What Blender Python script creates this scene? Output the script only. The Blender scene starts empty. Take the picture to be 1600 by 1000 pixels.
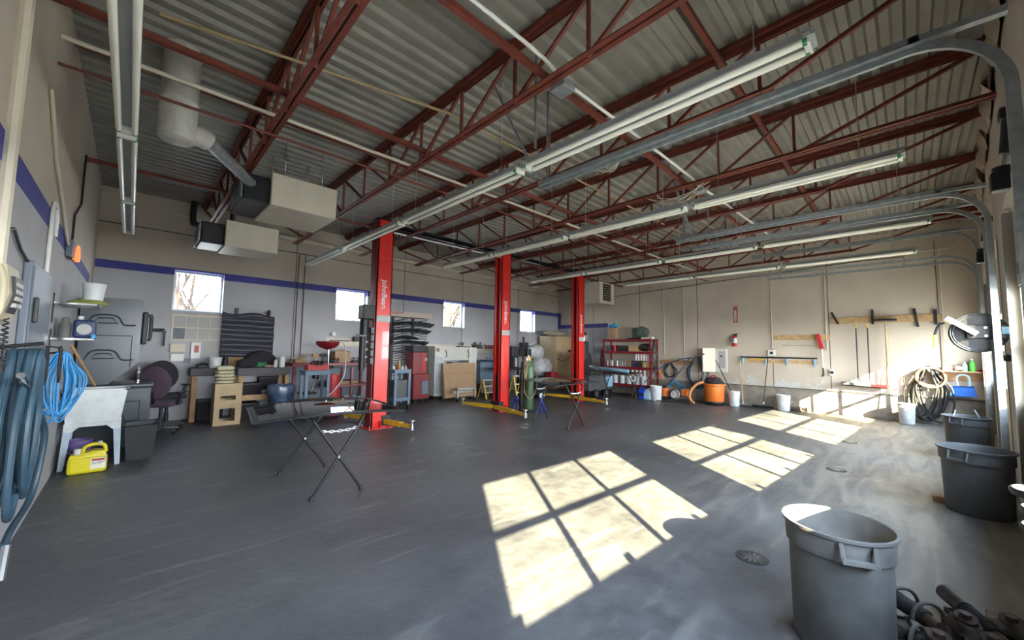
EXPOSURE, SKY, SUN = 0.88, 25.0, 53.0
import bpy, bmesh, math, random
from mathutils import Vector, Matrix
random.seed(7)
C = bpy.context.scene.collection
SC = bpy.context.scene
PI = math.pi
V = Vector

# ------------------------------------------------------------ camera, exposure, sky, sun
cam_d = bpy.data.cameras.new('camera'); cam = bpy.data.objects.new('camera', cam_d); C.objects.link(cam)
YAW, PIT, ROL = 0.774738, 0.0749883, 0.0154700778
fw = V((math.sin(YAW)*math.cos(PIT), math.cos(YAW)*math.cos(PIT), math.sin(PIT)))
rt0 = V((math.cos(YAW), -math.sin(YAW), 0)); up0 = rt0.cross(fw)
rt = math.cos(ROL)*rt0+math.sin(ROL)*up0; up = -math.sin(ROL)*rt0+math.cos(ROL)*up0
mw = Matrix((rt, up, -fw)).transposed().to_4x4(); mw.translation = V((0, 0, 1.7))
cam.matrix_world = mw
cam_d.sensor_width = 36; cam_d.lens = 607.3/1600*36; cam_d.clip_start = 0.02; cam_d.clip_end = 300
SC.camera = cam
SC.view_settings.view_transform = 'Standard'; SC.view_settings.look = 'None'
SC.view_settings.exposure = EXPOSURE; SC.view_settings.gamma = 1; SC.view_settings.use_curve_mapping = False
SC.cycles.max_bounces = 10; SC.cycles.diffuse_bounces = 6; SC.cycles.glossy_bounces = 3
SC.cycles.transparent_max_bounces = 12; SC.cycles.caustics_reflective = False; SC.cycles.caustics_refractive = False
SC.cycles.use_denoising = True; SC.cycles.sample_clamp_indirect = 30.0
world = bpy.data.worlds.new('sky'); SC.world = world; world.use_nodes = True
wn = world.node_tree.nodes; wl = world.node_tree.links
bg = wn['Background']
wg = wn.new('ShaderNodeTexCoord'); wsep = wn.new('ShaderNodeSeparateXYZ'); wr_ = wn.new('ShaderNodeValToRGB')
wl.new(wg.outputs['Generated'], wsep.inputs[0]); wl.new(wsep.outputs['Z'], wr_.inputs[0])
wr_.color_ramp.elements[0].color = (0.92, 0.95, 1.0, 1); wr_.color_ramp.elements[1].color = (0.45, 0.66, 1.0, 1)
wl.new(wr_.outputs[0], bg.inputs[0])
wm = wn.new('ShaderNodeMapRange'); wm.inputs['From Min'].default_value = -1; wm.inputs['From Max'].default_value = 1
wm.inputs['To Min'].default_value = SKY*1.25; wm.inputs['To Max'].default_value = SKY*.28    # the sky round the sun is the brighter half
wl.new(wsep.outputs['Y'], wm.inputs['Value']); wl.new(wm.outputs[0], bg.inputs[1])
sun_d = bpy.data.lights.new('sun', 'SUN'); sun = bpy.data.objects.new('sun', sun_d); C.objects.link(sun)
sun_dir = V((1.224, 1.70, -1.0)).normalized()
sun.rotation_euler = sun_dir.to_track_quat('-Z', 'Y').to_euler(); sun.location = (-4, -6, 8)
sun_d.energy = SUN; sun_d.angle = 0.009; sun_d.color = (1.0, 0.89, 0.58)
def portal(name, loc, sx, sy, normal):
    d = bpy.data.lights.new(name, 'AREA'); d.shape = 'RECTANGLE'; d.size = sx; d.size_y = sy; d.cycles.is_portal = True
    o = bpy.data.objects.new(name, d); C.objects.link(o); o.location = loc
    o.rotation_euler = V(normal).to_track_quat('-Z', 'Y').to_euler()
def Dy(x): return -0.35-0.065*x                      # inner face of the door wall
ANG = math.atan(-0.065)
DN = V((0.065, 1, 0)).normalized()                   # its inward normal
DOORS = [(0.0, 2.95, 0.0), (4.10, 6.98, -0.06), (8.12, 11.02, -0.10), (11.80, 13.82, -0.12)]
for i, (a, b, dz) in enumerate(DOORS):
    bb = min(b, 14.35); mx = (a+bb)/2
    portal('daylight_portal', (mx, Dy(mx)-0.06, 1.9+dz), bb-a, 1.35, DN)
WINS = [(0.62, 1.54), (4.20, 5.13), (7.93, 8.87), (11.86, 12.79)]
for a, b in WINS: portal('daylight_portal', ((a+b)/2, 11.66, 2.9), 0.95, 0.95, (0, -1, 0))

# ------------------------------------------------------------ materials
_M = {}
def M(name, col=None, rough=.6, metal=0., var=.12, scale=6., bump=0., spec=.5, alpha=None, coat=0.):
    if name in _M: return _M[name]
    m = bpy.data.materials.new(name); m.use_nodes = True; n = m.node_tree.nodes; l = m.node_tree.links
    b = n['Principled BSDF']; b.inputs['Roughness'].default_value = rough; b.inputs['Metallic'].default_value = metal
    b.inputs['Specular IOR Level'].default_value = spec; b.inputs['Coat Weight'].default_value = coat
    tc = n.new('ShaderNodeTexCoord'); nz = n.new('ShaderNodeTexNoise'); nz.inputs['Scale'].default_value = scale
    nz.inputs['Detail'].default_value = 6; l.new(tc.outputs['Object'], nz.inputs['Vector'])
    r = n.new('ShaderNodeValToRGB'); c = col
    r.color_ramp.elements[0].position = .3; r.color_ramp.elements[1].position = .7
    r.color_ramp.elements[0].color = (c[0]*(1-var), c[1]*(1-var), c[2]*(1-var), 1)
    r.color_ramp.elements[1].color = (min(1, c[0]*(1+var)), min(1, c[1]*(1+var)), min(1, c[2]*(1+var)), 1)
    l.new(nz.outputs['Fac'], r.inputs[0]); l.new(r.outputs[0], b.inputs['Base Color'])
    if bump:
        bp = n.new('ShaderNodeBump'); bp.inputs['Strength'].default_value = bump; bp.inputs['Distance'].default_value = .02
        l.new(nz.outputs['Fac'], bp.inputs['Height']); l.new(bp.outputs[0], b.inputs['Normal'])
    if alpha is not None: b.inputs['Alpha'].default_value = alpha
    _M[name] = m; return m
def glass_mat(name, tint, refl=.08):
    m = bpy.data.materials.new(name); m.use_nodes = True; n = m.node_tree.nodes; l = m.node_tree.links
    n.remove(n['Principled BSDF']); o = n['Material Output']
    t = n.new('ShaderNodeBsdfTransparent'); t.inputs[0].default_value = (*tint, 1)
    g = n.new('ShaderNodeBsdfGlossy'); g.inputs['Roughness'].default_value = .02
    x = n.new('ShaderNodeMixShader'); f = n.new('ShaderNodeLayerWeight'); f.inputs[0].default_value = .5
    pw = n.new('ShaderNodeMath'); pw.operation = 'POWER'; pw.inputs[1].default_value = 5; l.new(f.outputs['Facing'], pw.inputs[0])
    ad = n.new('ShaderNodeMath'); ad.operation = 'MULTIPLY_ADD'; ad.inputs[1].default_value = .85; ad.inputs[2].default_value = refl; l.new(pw.outputs[0], ad.inputs[0])
    l.new(ad.outputs[0], x.inputs[0]); l.new(t.outputs[0], x.inputs[1]); l.new(g.outputs[0], x.inputs[2]); l.new(x.outputs[0], o.inputs[0])
    _M[name] = m; return m

def tree(m): return m.node_tree.nodes, m.node_tree.links, m.node_tree.nodes['Principled BSDF']
def ramp(n, a, b, ca, cb):
    r = n.new('ShaderNodeValToRGB'); e = r.color_ramp.elements
    e[0].position = a; e[1].position = b; e[0].color = (*ca, 1); e[1].color = (*cb, 1); return r
def mix(n, l, fac, a, b, mode='MIX'):
    x = n.new('ShaderNodeMix'); x.data_type = 'RGBA'; x.blend_type = mode
    for s, v in ((0, fac), (6, a), (7, b)):
        if isinstance(v, (int, float)): x.inputs[s].default_value = v
        elif isinstance(v, tuple): x.inputs[s].default_value = (*v, 1)
        else: l.new(v, x.inputs[s])
    return x.outputs[2]
def floor_mat():
    m = bpy.data.materials.new('worn_concrete_floor'); m.use_nodes = True; n, l, b = tree(m)
    tc = n.new('ShaderNodeTexCoord')
    n1 = n.new('ShaderNodeTexNoise'); n1.inputs['Scale'].default_value = .55; n1.inputs['Detail'].default_value = 8; n1.inputs['Roughness'].default_value = .62
    n2 = n.new('ShaderNodeTexNoise'); n2.inputs['Scale'].default_value = 7; n2.inputs['Detail'].default_value = 10; n2.inputs['Roughness'].default_value = .7
    n3 = n.new('ShaderNodeTexNoise'); n3.inputs['Scale'].default_value = 1.7; n3.inputs['Detail'].default_value = 9; n3.inputs['Distortion'].default_value = 1.2
    mp = n.new('ShaderNodeMapping'); mp.inputs['Scale'].default_value = (.45, 2.6, 1); mp.inputs['Rotation'].default_value = (0, 0, .25)
    for k in (n1, n2): l.new(tc.outputs['Object'], k.inputs['Vector'])
    l.new(tc.outputs['Object'], mp.inputs[0]); l.new(mp.outputs[0], n3.inputs['Vector'])
    r1 = ramp(n, .3, .72, (.052, .053, .059), (.145, .141, .14)); l.new(n1.outputs[0], r1.inputs[0])
    r2 = ramp(n, .35, .75, (.72, .72, .72), (1.28, 1.28, 1.28)); l.new(n2.outputs[0], r2.inputs[0])
    r3 = ramp(n, .56, .72, (0, 0, 0), (1, 1, 1)); l.new(n3.outputs[0], r3.inputs[0])
    c = mix(n, l, 1., r1.outputs[0], r2.outputs[0], 'MULTIPLY')
    f3 = n.new('ShaderNodeMath'); f3.operation = 'MULTIPLY'; f3.inputs[1].default_value = .75; l.new(r3.outputs[0], f3.inputs[0])
    c = mix(n, l, f3.outputs[0], c, (.17, .17, .165))
    # tan tone by the doors: dust, and reflected door light painted into the colour
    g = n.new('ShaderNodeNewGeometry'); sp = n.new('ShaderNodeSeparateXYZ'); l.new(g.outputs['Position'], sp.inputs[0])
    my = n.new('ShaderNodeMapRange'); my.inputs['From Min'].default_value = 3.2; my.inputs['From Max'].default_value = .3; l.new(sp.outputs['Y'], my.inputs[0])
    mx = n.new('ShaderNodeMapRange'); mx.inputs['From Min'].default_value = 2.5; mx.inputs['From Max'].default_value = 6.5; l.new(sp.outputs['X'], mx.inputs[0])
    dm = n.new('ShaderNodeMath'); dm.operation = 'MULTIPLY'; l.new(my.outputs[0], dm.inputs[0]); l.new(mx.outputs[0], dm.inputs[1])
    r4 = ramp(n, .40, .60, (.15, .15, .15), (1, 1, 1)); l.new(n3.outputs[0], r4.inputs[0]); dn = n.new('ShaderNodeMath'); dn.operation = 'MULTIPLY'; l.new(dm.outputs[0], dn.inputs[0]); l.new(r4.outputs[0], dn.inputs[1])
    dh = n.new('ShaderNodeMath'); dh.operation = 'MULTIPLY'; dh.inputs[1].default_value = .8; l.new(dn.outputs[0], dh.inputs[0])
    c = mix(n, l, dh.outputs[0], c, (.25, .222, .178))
    l.new(c, b.inputs['Base Color'])
    rr = ramp(n, .35, .7, (.24, .24, .24), (.60, .60, .60)); l.new(n2.outputs[0], rr.inputs[0])
    rm = mix(n, l, .5, rr.outputs[0], n1.outputs[0]); l.new(rm, b.inputs['Roughness'])
    bp = n.new('ShaderNodeBump'); bp.inputs['Strength'].default_value = .4; bp.inputs['Distance'].default_value = .03
    l.new(n2.outputs[0], bp.inputs['Height']); l.new(bp.outputs[0], b.inputs['Normal'])
    b.inputs['Specular IOR Level'].default_value = .45
    return m
def wall_mat(name, upper, lower, zsplit, stripes, curb=None, ends=None, panel=None):
    """painted wall: upper colour, lower colour, blue stripes (z0,z1,axis,a,b)"""
    m = bpy.data.materials.new(name); m.use_nodes = True; n, l, b = tree(m)
    g = n.new('ShaderNodeNewGeometry'); s = n.new('ShaderNodeSeparateXYZ'); l.new(g.outputs['Position'], s.inputs[0])
    def cmp(out, v, op='GREATER_THAN'):
        k = n.new('ShaderNodeMath'); k.operation = op; l.new(out, k.inputs[0]); k.inputs[1].default_value = v; return k.outputs[0]
    def mul(a, b_):
        k = n.new('ShaderNodeMath'); k.operation = 'MULTIPLY'; l.new(a, k.inputs[0]); l.new(b_, k.inputs[1]); return k.outputs[0]
    lowmask = cmp(s.outputs['Z'], zsplit, 'LESS_THAN')
    if ends: lowmask = mul(lowmask, cmp(s.outputs[ends[0]], ends[1], 'GREATER_THAN'))
    c = mix(n, l, lowmask, upper, lower)
    for (z0, z1, ax, a, bb) in stripes:
        k = mul(mul(cmp(s.outputs['Z'], z0), cmp(s.outputs['Z'], z1, 'LESS_THAN')), mul(cmp(s.outputs[ax], a), cmp(s.outputs[ax], bb, 'LESS_THAN')))
        c = mix(n, l, k, c, (.050, .052, .25))
    nz = n.new('ShaderNodeTexNoise'); nz.inputs['Scale'].default_value = .9; nz.inputs['Detail'].default_value = 8; l.new(g.outputs['Position'], nz.inputs['Vector'])
    r = ramp(n, .3, .75, (.84, .84, .84), (1.08, 1.08, 1.08)); l.new(nz.outputs[0], r.inputs[0])
    c = mix(n, l, 1., c, r.outputs[0], 'MULTIPLY')
    if curb:   # bare stained concrete at the foot and a scraped band of primer above it
        zc, bare, prim, zp = curb
        n4 = n.new('ShaderNodeTexNoise'); n4.inputs['Scale'].default_value = 1.6; n4.inputs['Detail'].default_value = 9; n4.inputs['Roughness'].default_value = .65; l.new(g.outputs['Position'], n4.inputs['Vector'])
        n5 = n.new('ShaderNodeTexNoise'); n5.inputs['Scale'].default_value = 5; n5.inputs['Detail'].default_value = 8; l.new(g.outputs['Position'], n5.inputs['Vector'])
        r5 = ramp(n, .35, .7, tuple(v*.72 for v in bare), tuple(v*1.15 for v in bare)); l.new(n5.outputs[0], r5.inputs[0])
        hi = n.new('ShaderNodeMath'); hi.operation = 'MULTIPLY_ADD'; l.new(n4.outputs[0], hi.inputs[0]); hi.inputs[1].default_value = 2.4; hi.inputs[2].default_value = zp-1.45
        k = n.new('ShaderNodeMath'); k.operation = 'LESS_THAN'; l.new(s.outputs['Z'], k.inputs[0]); l.new(hi.outputs[0], k.inputs[1])
        c = mix(n, l, k.outputs[0], c, prim)
        c = mix(n, l, cmp(s.outputs['Z'], zc, 'LESS_THAN'), c, r5.outputs[0])
    l.new(c, b.inputs['Base Color']); b.inputs['Roughness'].default_value = .75
    n6 = n.new('ShaderNodeTexNoise'); n6.inputs['Scale'].default_value = 30; l.new(g.outputs['Position'], n6.inputs['Vector'])
    bp = n.new('ShaderNodeBump'); bp.inputs['Strength'].default_value = .12; bp.inputs['Distance'].default_value = .01; l.new(n6.outputs[0], bp.inputs['Height']); l.new(bp.outputs[0], b.inputs['Normal'])
    return m

# ------------------------------------------------------------ mesh helpers
def frame(d):
    d = V(d).normalized(); a = V((0, 0, 1)) if abs(d.z) < .9 else V((1, 0, 0))
    u = d.cross(a).normalized(); return u, d.cross(u).normalized()
class MB:
    def __init__(s): s.v = []; s.f = []; s.sm = []
    def add(s, vs, fs, smooth=False):
        o = len(s.v); s.v += [V(p) for p in vs]; s.f += [tuple(i+o for i in f) for f in fs]; s.sm += [smooth]*len(fs); return s
    def box(s, a, b, bev=0):
        x0, y0, z0 = [min(p, q) for p, q in zip(a, b)]; x1, y1, z1 = [max(p, q) for p, q in zip(a, b)]
        if bev:
            bev = min(bev, (x1-x0)/2.01, (y1-y0)/2.01, (z1-z0)/2.01)
            bm = bmesh.new(); bmesh.ops.create_cube(bm, size=1)
            for w in bm.verts: w.co = V(((x0+x1)/2+w.co.x*(x1-x0), (y0+y1)/2+w.co.y*(y1-y0), (z0+z1)/2+w.co.z*(z1-z0)))
            bmesh.ops.bevel(bm, geom=bm.edges[:], offset=bev, segments=2, affect='EDGES', profile=.5)
            bm.verts.index_update(); s.add([w.co.copy() for w in bm.verts], [[w.index for w in f.verts] for f in bm.faces], False); bm.free(); return s
        return s.add([(x0, y0, z0), (x1, y0, z0), (x1, y1, z0), (x0, y1, z0), (x0, y0, z1), (x1, y0, z1), (x1, y1, z1), (x0, y1, z1)],
                     [(0, 3, 2, 1), (4, 5, 6, 7), (0, 1, 5, 4), (1, 2, 6, 5), (2, 3, 7, 6), (3, 0, 4, 7)])
    def cb(s, c, d, rz=0, tilt=None, bev=0):
        """box by centre and size, turned by rz (about z) or a matrix"""
        t = MB().box([-k/2 for k in d], [k/2 for k in d], bev); R = tilt if tilt is not None else Matrix.Rotation(rz, 3, 'Z')
        return s.add([R @ p+V(c) for p in t.v], t.f)
    def bar(s, p, q, w, h=None, up=None):
        """square bar from p to q"""
        p, q = V(p), V(q); h = h or w; d = (q-p).normalized()
        if up is None: u, v = frame(d)
        else: u = d.cross(V(up)).normalized(); v = u.cross(d).normalized()
        vs = [c+u*a*w/2+v*b*h/2 for c in (p, q) for a, b in ((-1, -1), (1, -1), (1, 1), (-1, 1))]
        return s.add(vs, [(3, 2, 1, 0), (4, 5, 6, 7), (0, 1, 5, 4), (1, 2, 6, 5), (2, 3, 7, 6), (3, 0, 4, 7)])
    def cyl(s, p, q, r, r2=None, n=16, cap=True):
        p, q = V(p), V(q); r2 = r if r2 is None else r2; u, v = frame(q-p)
        vs = [c+(u*math.cos(2*PI*i/n)+v*math.sin(2*PI*i/n))*k for c, k in ((p, r), (q, r2)) for i in range(n)]
        s.add(vs, [(i, (i+1) % n, n+(i+1) % n, n+i) for i in range(n)], True)
        if cap: s.add(vs, [tuple(range(n))[::-1], tuple(range(n, 2*n))])
        return s
    def tube(s, pts, r, n=8, closed=False, sub=0):
        pts = [V(p) for p in pts]
        if sub: pts = smooth_path(pts, sub, closed)
        m = len(pts)
        if m < 2: return s
        vs = []; pu = None
        for i in range(m):
            d = (pts[(i+1) % m]-pts[i-1]) if closed else (pts[min(i+1, m-1)]-pts[max(i-1, 0)])
            if d.length < 1e-9: d = V((0, 0, 1))
            d.normalize()
            if pu is None: pu, _ = frame(d)
            u = (pu-d*pu.dot(d)); u = u.normalized() if u.length > 1e-6 else frame(d)[0]; w = d.cross(u); pu = u
            vs += [pts[i]+(u*math.cos(2*PI*k/n)+w*math.sin(2*PI*k/n))*r for k in range(n)]
        fs = []
        for i in range(m if closed else m-1):
            j = (i+1) % m
            fs += [(i*n+k, i*n+(k+1) % n, j*n+(k+1) % n, j*n+k) for k in range(n)]
        if not closed: fs += [tuple(range(n))[::-1], tuple(range((m-1)*n, m*n))]
        return s.add(vs, fs, True)
    def lathe(s, prof, c=(0, 0, 0), n=28, smooth=True, sx=1, sy=1):
        """profile of (r,z) from bottom to top"""
        c = V(c); vs = []; fs = []
        for r, z in prof: vs += [c+V((r*sx*math.cos(2*PI*k/n), r*sy*math.sin(2*PI*k/n), z)) for k in range(n)]
        for i in range(len(prof)-1): fs += [(i*n+k, i*n+(k+1) % n, (i+1)*n+(k+1) % n, (i+1)*n+k) for k in range(n)]
        s.add(vs, fs, smooth)
        if prof[0][0] > 1e-4: s.add(vs[:n], [tuple(range(n))[::-1]])
        if prof[-1][0] > 1e-4: s.add(vs[-n:], [tuple(range(n))])
        return s
    def prism(s, pts, d):
        """closed outline pts (3d) extruded by d"""
        pts = [V(p) for p in pts]; d = V(d); n = len(pts)
        return s.add(pts+[p+d for p in pts], [tuple(range(n))[::-1], tuple(range(n, 2*n))]+[(i, (i+1) % n, n+(i+1) % n, n+i) for i in range(n)])
    def ball(s, c, r, n=12, squash=(1, 1, 1), lump=0, seed=0):
        bm = bmesh.new(); bmesh.ops.create_icosphere(bm, subdivisions=3 if n > 10 else 2, radius=1); R = random.Random(seed)
        ph = [R.uniform(0, 6) for _ in range(6)]
        for w in bm.verts:
            k = 1+lump*(math.sin(5*w.co.x+ph[0])+math.sin(6*w.co.y+ph[1])+math.sin(7*w.co.z+ph[2])+.6*math.sin(13*w.co.x+9*w.co.y+ph[3]))/3
            w.co = V((w.co.x*squash[0], w.co.y*squash[1], w.co.z*squash[2]))*r*k+V(c)
        bm.verts.index_update(); s.add([w.co.copy() for w in bm.verts], [[w.index for w in f.verts] for f in bm.faces], True); bm.free(); return s
    def xf(s, mat):
        s.v = [mat @ p for p in s.v]; return s
    def build(s, name, mat, parent=None, local=False):
        me = bpy.data.meshes.new(name); off = V((0, 0, 0))
        if parent is not None:
            if not local: off = ORG.get(parent.name, V((0, 0, 0)))
            vs = [p-off for p in s.v]
        else:
            xs = [p.x for p in s.v]; ys = [p.y for p in s.v]; zs = [p.z for p in s.v]
            off = V(((min(xs)+max(xs))/2, (min(ys)+max(ys))/2, min(zs))); vs = [p-off for p in s.v]
        me.from_pydata([tuple(p) for p in vs], [], s.f)
        me.polygons.foreach_set('use_smooth', s.sm); me.validate(); me.update()
        if any(s.sm):
            bm = bmesh.new(); bm.from_mesh(me); bmesh.ops.remove_doubles(bm, verts=bm.verts, dist=1e-5)
            bmesh.ops.recalc_face_normals(bm, faces=bm.faces)
            for e in bm.edges:
                if len(e.link_faces) == 2 and e.calc_face_angle(0) > .75: e.smooth = False
            bm.to_mesh(me); bm.free()
        me.materials.append(mat if not isinstance(mat, str) else _M[mat])
        o = bpy.data.objects.new(name, me); C.objects.link(o)
        if parent is not None: o.parent = parent; ORG[o.name] = off
        else: o.location = off; ORG[o.name] = off
        return o
ORG = {}
def smooth_path(pts, sub, closed=False):
    out = []; m = len(pts)
    for i in range(m if closed else m-1):
        p0 = pts[i-1] if (closed or i > 0) else pts[0]*2-pts[1]; p1 = pts[i]; p2 = pts[(i+1) % m]
        p3 = pts[(i+2) % m] if (closed or i+2 < m) else p2*2-p1
        for k in range(sub):
            t = k/sub; out.append(.5*((2*p1)+(p2-p0)*t+(2*p0-5*p1+4*p2-p3)*t*t+(3*p1-p0-3*p2+p3)*t**3))
    if not closed: out.append(pts[-1])
    return out
def T(name, label, cat, loc, group=None):
    o = bpy.data.objects.new(name, None); C.objects.link(o); o.location = loc; o.empty_display_size = .1
    ORG[o.name] = V(loc); o['label'] = label; o['category'] = cat
    if group: o['group'] = group
    return o
def tag(o, label, cat, group=None, kind=None):
    o['label'] = label; o['category'] = cat
    if group: o['group'] = group
    if kind: o['kind'] = kind
    return o
def struct(name, mb, mat):
    o = mb.build(name, mat); o['kind'] = 'structure'; return o
def dup(src, loc, rz=None, label=None, group=None):
    r = src.copy(); C.objects.link(r); r.location = loc
    if rz is not None: r.rotation_euler = (0, 0, rz)
    if label: r['label'] = label
    if group: r['group'] = group
    for ch in list(src.children):
        c = ch.copy(); C.objects.link(c); c.parent = r
        for g in ch.children:
            d = g.copy(); C.objects.link(d); d.parent = c
    return r
def turn(o, rz): o.rotation_euler = (0, 0, rz); return o
def text(name, s, size, mat, parent, origin, ex, ey, depth=.002, align='CENTER', sy=1.0, bold=0.0):
    """lettering laid in the plane of ex (reading direction) and ey (up)"""
    cu = bpy.data.curves.new(name, 'FONT'); cu.body = s; cu.size = size; cu.extrude = depth/2; cu.align_x = align; cu.align_y = 'CENTER'; cu.offset = bold
    to = bpy.data.objects.new(name, cu); C.objects.link(to); bpy.context.view_layer.update()
    me = bpy.data.meshes.new_from_object(to.evaluated_get(bpy.context.evaluated_depsgraph_get())); bpy.data.objects.remove(to)
    ex, ey = V(ex).normalized(), V(ey).normalized(); ez = ex.cross(ey); off = ORG.get(parent.name, V((0, 0, 0)))
    for v in me.vertices: v.co = V(origin)+ex*v.co.x+ey*v.co.y*sy+ez*v.co.z-off
    me.materials.clear(); me.materials.append(mat if not isinstance(mat, str) else _M[mat])
    o = bpy.data.objects.new(name, me); C.objects.link(o); o.parent = parent; ORG[o.name] = off; return o

M('white_plastic', (.60, .62, .62), .45); M('chain_white', (.7, .7, .7), .4); M('white_paint', (.70, .69, .64), .45, var=.05); M('black_plastic', (.016, .017, .019), .5)
M('black_metal', (.013, .013, .015), .45, spec=.35); M('dark_rubber', (.02, .02, .022), .7); M('galvanised', (.34, .37, .38), .42, .6, var=.18, scale=14)
M('bare_steel', (.55, .56, .56), .28, .9); M('chrome', (.72, .72, .72), .12, 1.)
M('red_oxide', (.15, .032, .018), .6, var=.25, scale=9); M('lift_red', (.66, .022, .016), .32, var=.04, coat=.3); M('dark_red', (.20, .010, .015), .4)
M('red_paint', (.42, .015, .018), .42, var=.1); M('lift_yellow', (.72, .43, .02), .45, var=.08); M('cream_enamel', (.60, .54, .42), .5, var=.05)
M('tube_glass', (.86, .84, .72), .3, var=.02); M('fixture_white', (.66, .65, .60), .4, var=.04); M('reflector_grey', (.33, .34, .33), .45, var=.08); M('green_cap', (.01, .25, .08), .5)
M('pine', (.50, .33, .16), .65, var=.22, scale=12); M('plywood', (.45, .325, .185), .65, var=.12, scale=4); M('old_wood', (.42, .25, .12), .7, var=.25, scale=9)
M('cardboard', (.42, .27, .16), .8, var=.07); M('kraft_dark', (.30, .19, .10), .8); M('grey_carpet', (.13, .125, .135), .95, var=.2, scale=60, bump=.3)
M('grey_plastic', (.085, .088, .09), .55, var=.12, scale=5); M('grey_plastic_dusty', (.120, .118, .112), .75, var=.32, scale=5); M('blue_grey', (.13, .19, .26), .5, var=.08)
M('blue_plastic', (.03, .16, .60), .4); M('navy', (.02, .035, .10), .5); M('blue_hose', (.028, .060, .088), .5, var=.3); M('hose_navy', (.012, .035, .13), .5); M('cord_blue', (.05, .28, .58), .5)
M('orange', (.80, .20, .03), .45, var=.05); M('tan_hose', (.66, .28, .10), .5); M('yellow', (.74, .62, .03), .4, var=.04); M('cylinder_green', (.055, .11, .05), .45)
M('dark_green', (.05, .08, .06), .5); M('purple', (.10, .06, .20), .5); M('beige_phone', (.48, .42, .28), .5); M('cloth_tan', (.50, .45, .30), .95, bump=.3, scale=40)
M('fabric_dark', (.025, .022, .028), .95, bump=.3, scale=30); M('fabric_grey', (.36, .37, .38), .55, var=.3, scale=6, bump=.5); M('paper', (.40, .39, .37), .8, var=.04)
M('rag', (.34, .36, .10), .95, bump=.4, scale=30); M('greasy', (.035, .028, .024), .5, var=.5, scale=16, bump=.4); M('rusty', (.075, .05, .04), .7, var=.4, scale=20)
M('joint_dark', (.09, .085, .08), .8); M('duct_paint', (.42, .40, .36), .5, var=.25, scale=5); M('light_blue', (.25, .45, .60), .5); M('clear_blue', (.40, .62, .75), .3)
M('green_liquid', (.10, .50, .06), .3); M('pink_label', (.72, .55, .55), .5); M('brown_wood', (.22, .11, .05), .6); M('foil', (.45, .38, .28), .35, .3, var=.4, scale=4, bump=.8)
M('washer_grey', (.032, .044, .054), .30, var=.15, scale=3); M('panel_blue', (.12, .145, .18), .5, var=.1, scale=2)
glass_mat('clear_glass', (.97, .98, .97), .03); glass_mat('auto_glass', (.62, .68, .66), .10); glass_mat('tinted_glass', (.20, .22, .23), .12)
# ------------------------------------------------------------ the setting
XL, XR, YW, ZC = -0.62, 14.40, 11.60, 4.97
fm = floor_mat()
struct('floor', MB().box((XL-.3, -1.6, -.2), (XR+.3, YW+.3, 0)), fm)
M('asphalt', (.35, .34, .32), .9)
struct('ground', MB().box((-30, -30, -.35), (45, 45, -.22)), _M['asphalt'])
up_c, lo_c = (.54, .475, .39), (.43, .43, .45)
SZ = 3.43
mW = wall_mat('window_wall_paint', up_c, lo_c, SZ, [(SZ-.17, SZ, 'X', -9, 99)])
mL = wall_mat('left_wall_paint', up_c, lo_c, 2.97, [(2.78, 2.97, 'Y', -9, 10.6)])
mR = wall_mat('right_wall_paint', (.56, .49, .39), lo_c, 2.78, [(2.69, 2.86, 'Y', 8.9, 99), (2.7, SZ, 'Y', 11.42, 99)], curb=(.66, (.30, .26, .21), (.56, .55, .52), .92), ends=('Y', 8.9))
mD = wall_mat('door_wall_paint', (.50, .45, .38), lo_c, 0.0, [])
# window wall with its four square openings
mb = MB(); x0 = XL-.3
for a, b in WINS: mb.box((x0, YW, 0), (a, YW+.28, ZC+.2)); mb.box((a, YW, 0), (b, YW+.28, 2.46)); mb.box((a, YW, 3.39), (b, YW+.28, ZC+.2)); x0 = b
mb.box((x0, YW, 0), (XR+.3, YW+.28, ZC+.2)); struct('wall_back', mb, mW)
for i, (a, b) in enumerate(WINS):
    fr = MB()
    for p, q in (((a, 2.46), (b, 2.50)), ((a, 3.35), (b, 3.39)), ((a, 2.50), (a+.04, 3.35)), ((b-.04, 2.50), (b, 3.35))): fr.box((p[0], YW+.17, p[1]), (q[0], YW+.23, q[1]))
    w = struct('window_%d' % (i+1), fr, M('window_frame_white', (.6, .62, .64), .4))
    g = MB().box((a+.04, YW+.19, 2.50), (b-.04, YW+.20, 3.35)).build('pane', _M['clear_glass'], w)
struct('wall_left', MB().box((XL-.28, -1.6, 0), (XL, YW, ZC+.2)), mL)
struct('wall_right', MB().box((XR, -1.9, 0), (XR+.28, YW, ZC+.2)), mR)
# roof deck: ribs run along x
prof = []; y = -1.8
while y < YW+.2:
    prof += [(y, ZC), (y+.07, ZC), (y+.095, ZC+.045), (y+.165, ZC+.045)]; y += .19
vs = [(xx, a, b) for xx in (XL-.2, XR+.2) for a, b in prof]; n_ = len(prof)
dm = MB().add(vs, [(i, i+1, n_+i+1, n_+i) for i in range(n_-1)]); dm.box((XL-.3, -1.9, ZC+.07), (XR+.3, YW+.3, ZC+.2))
M('deck_steel', (.235, .22, .19), .55, .0, var=.12, scale=3); struct('ceiling', dm, _M['deck_steel'])
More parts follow.
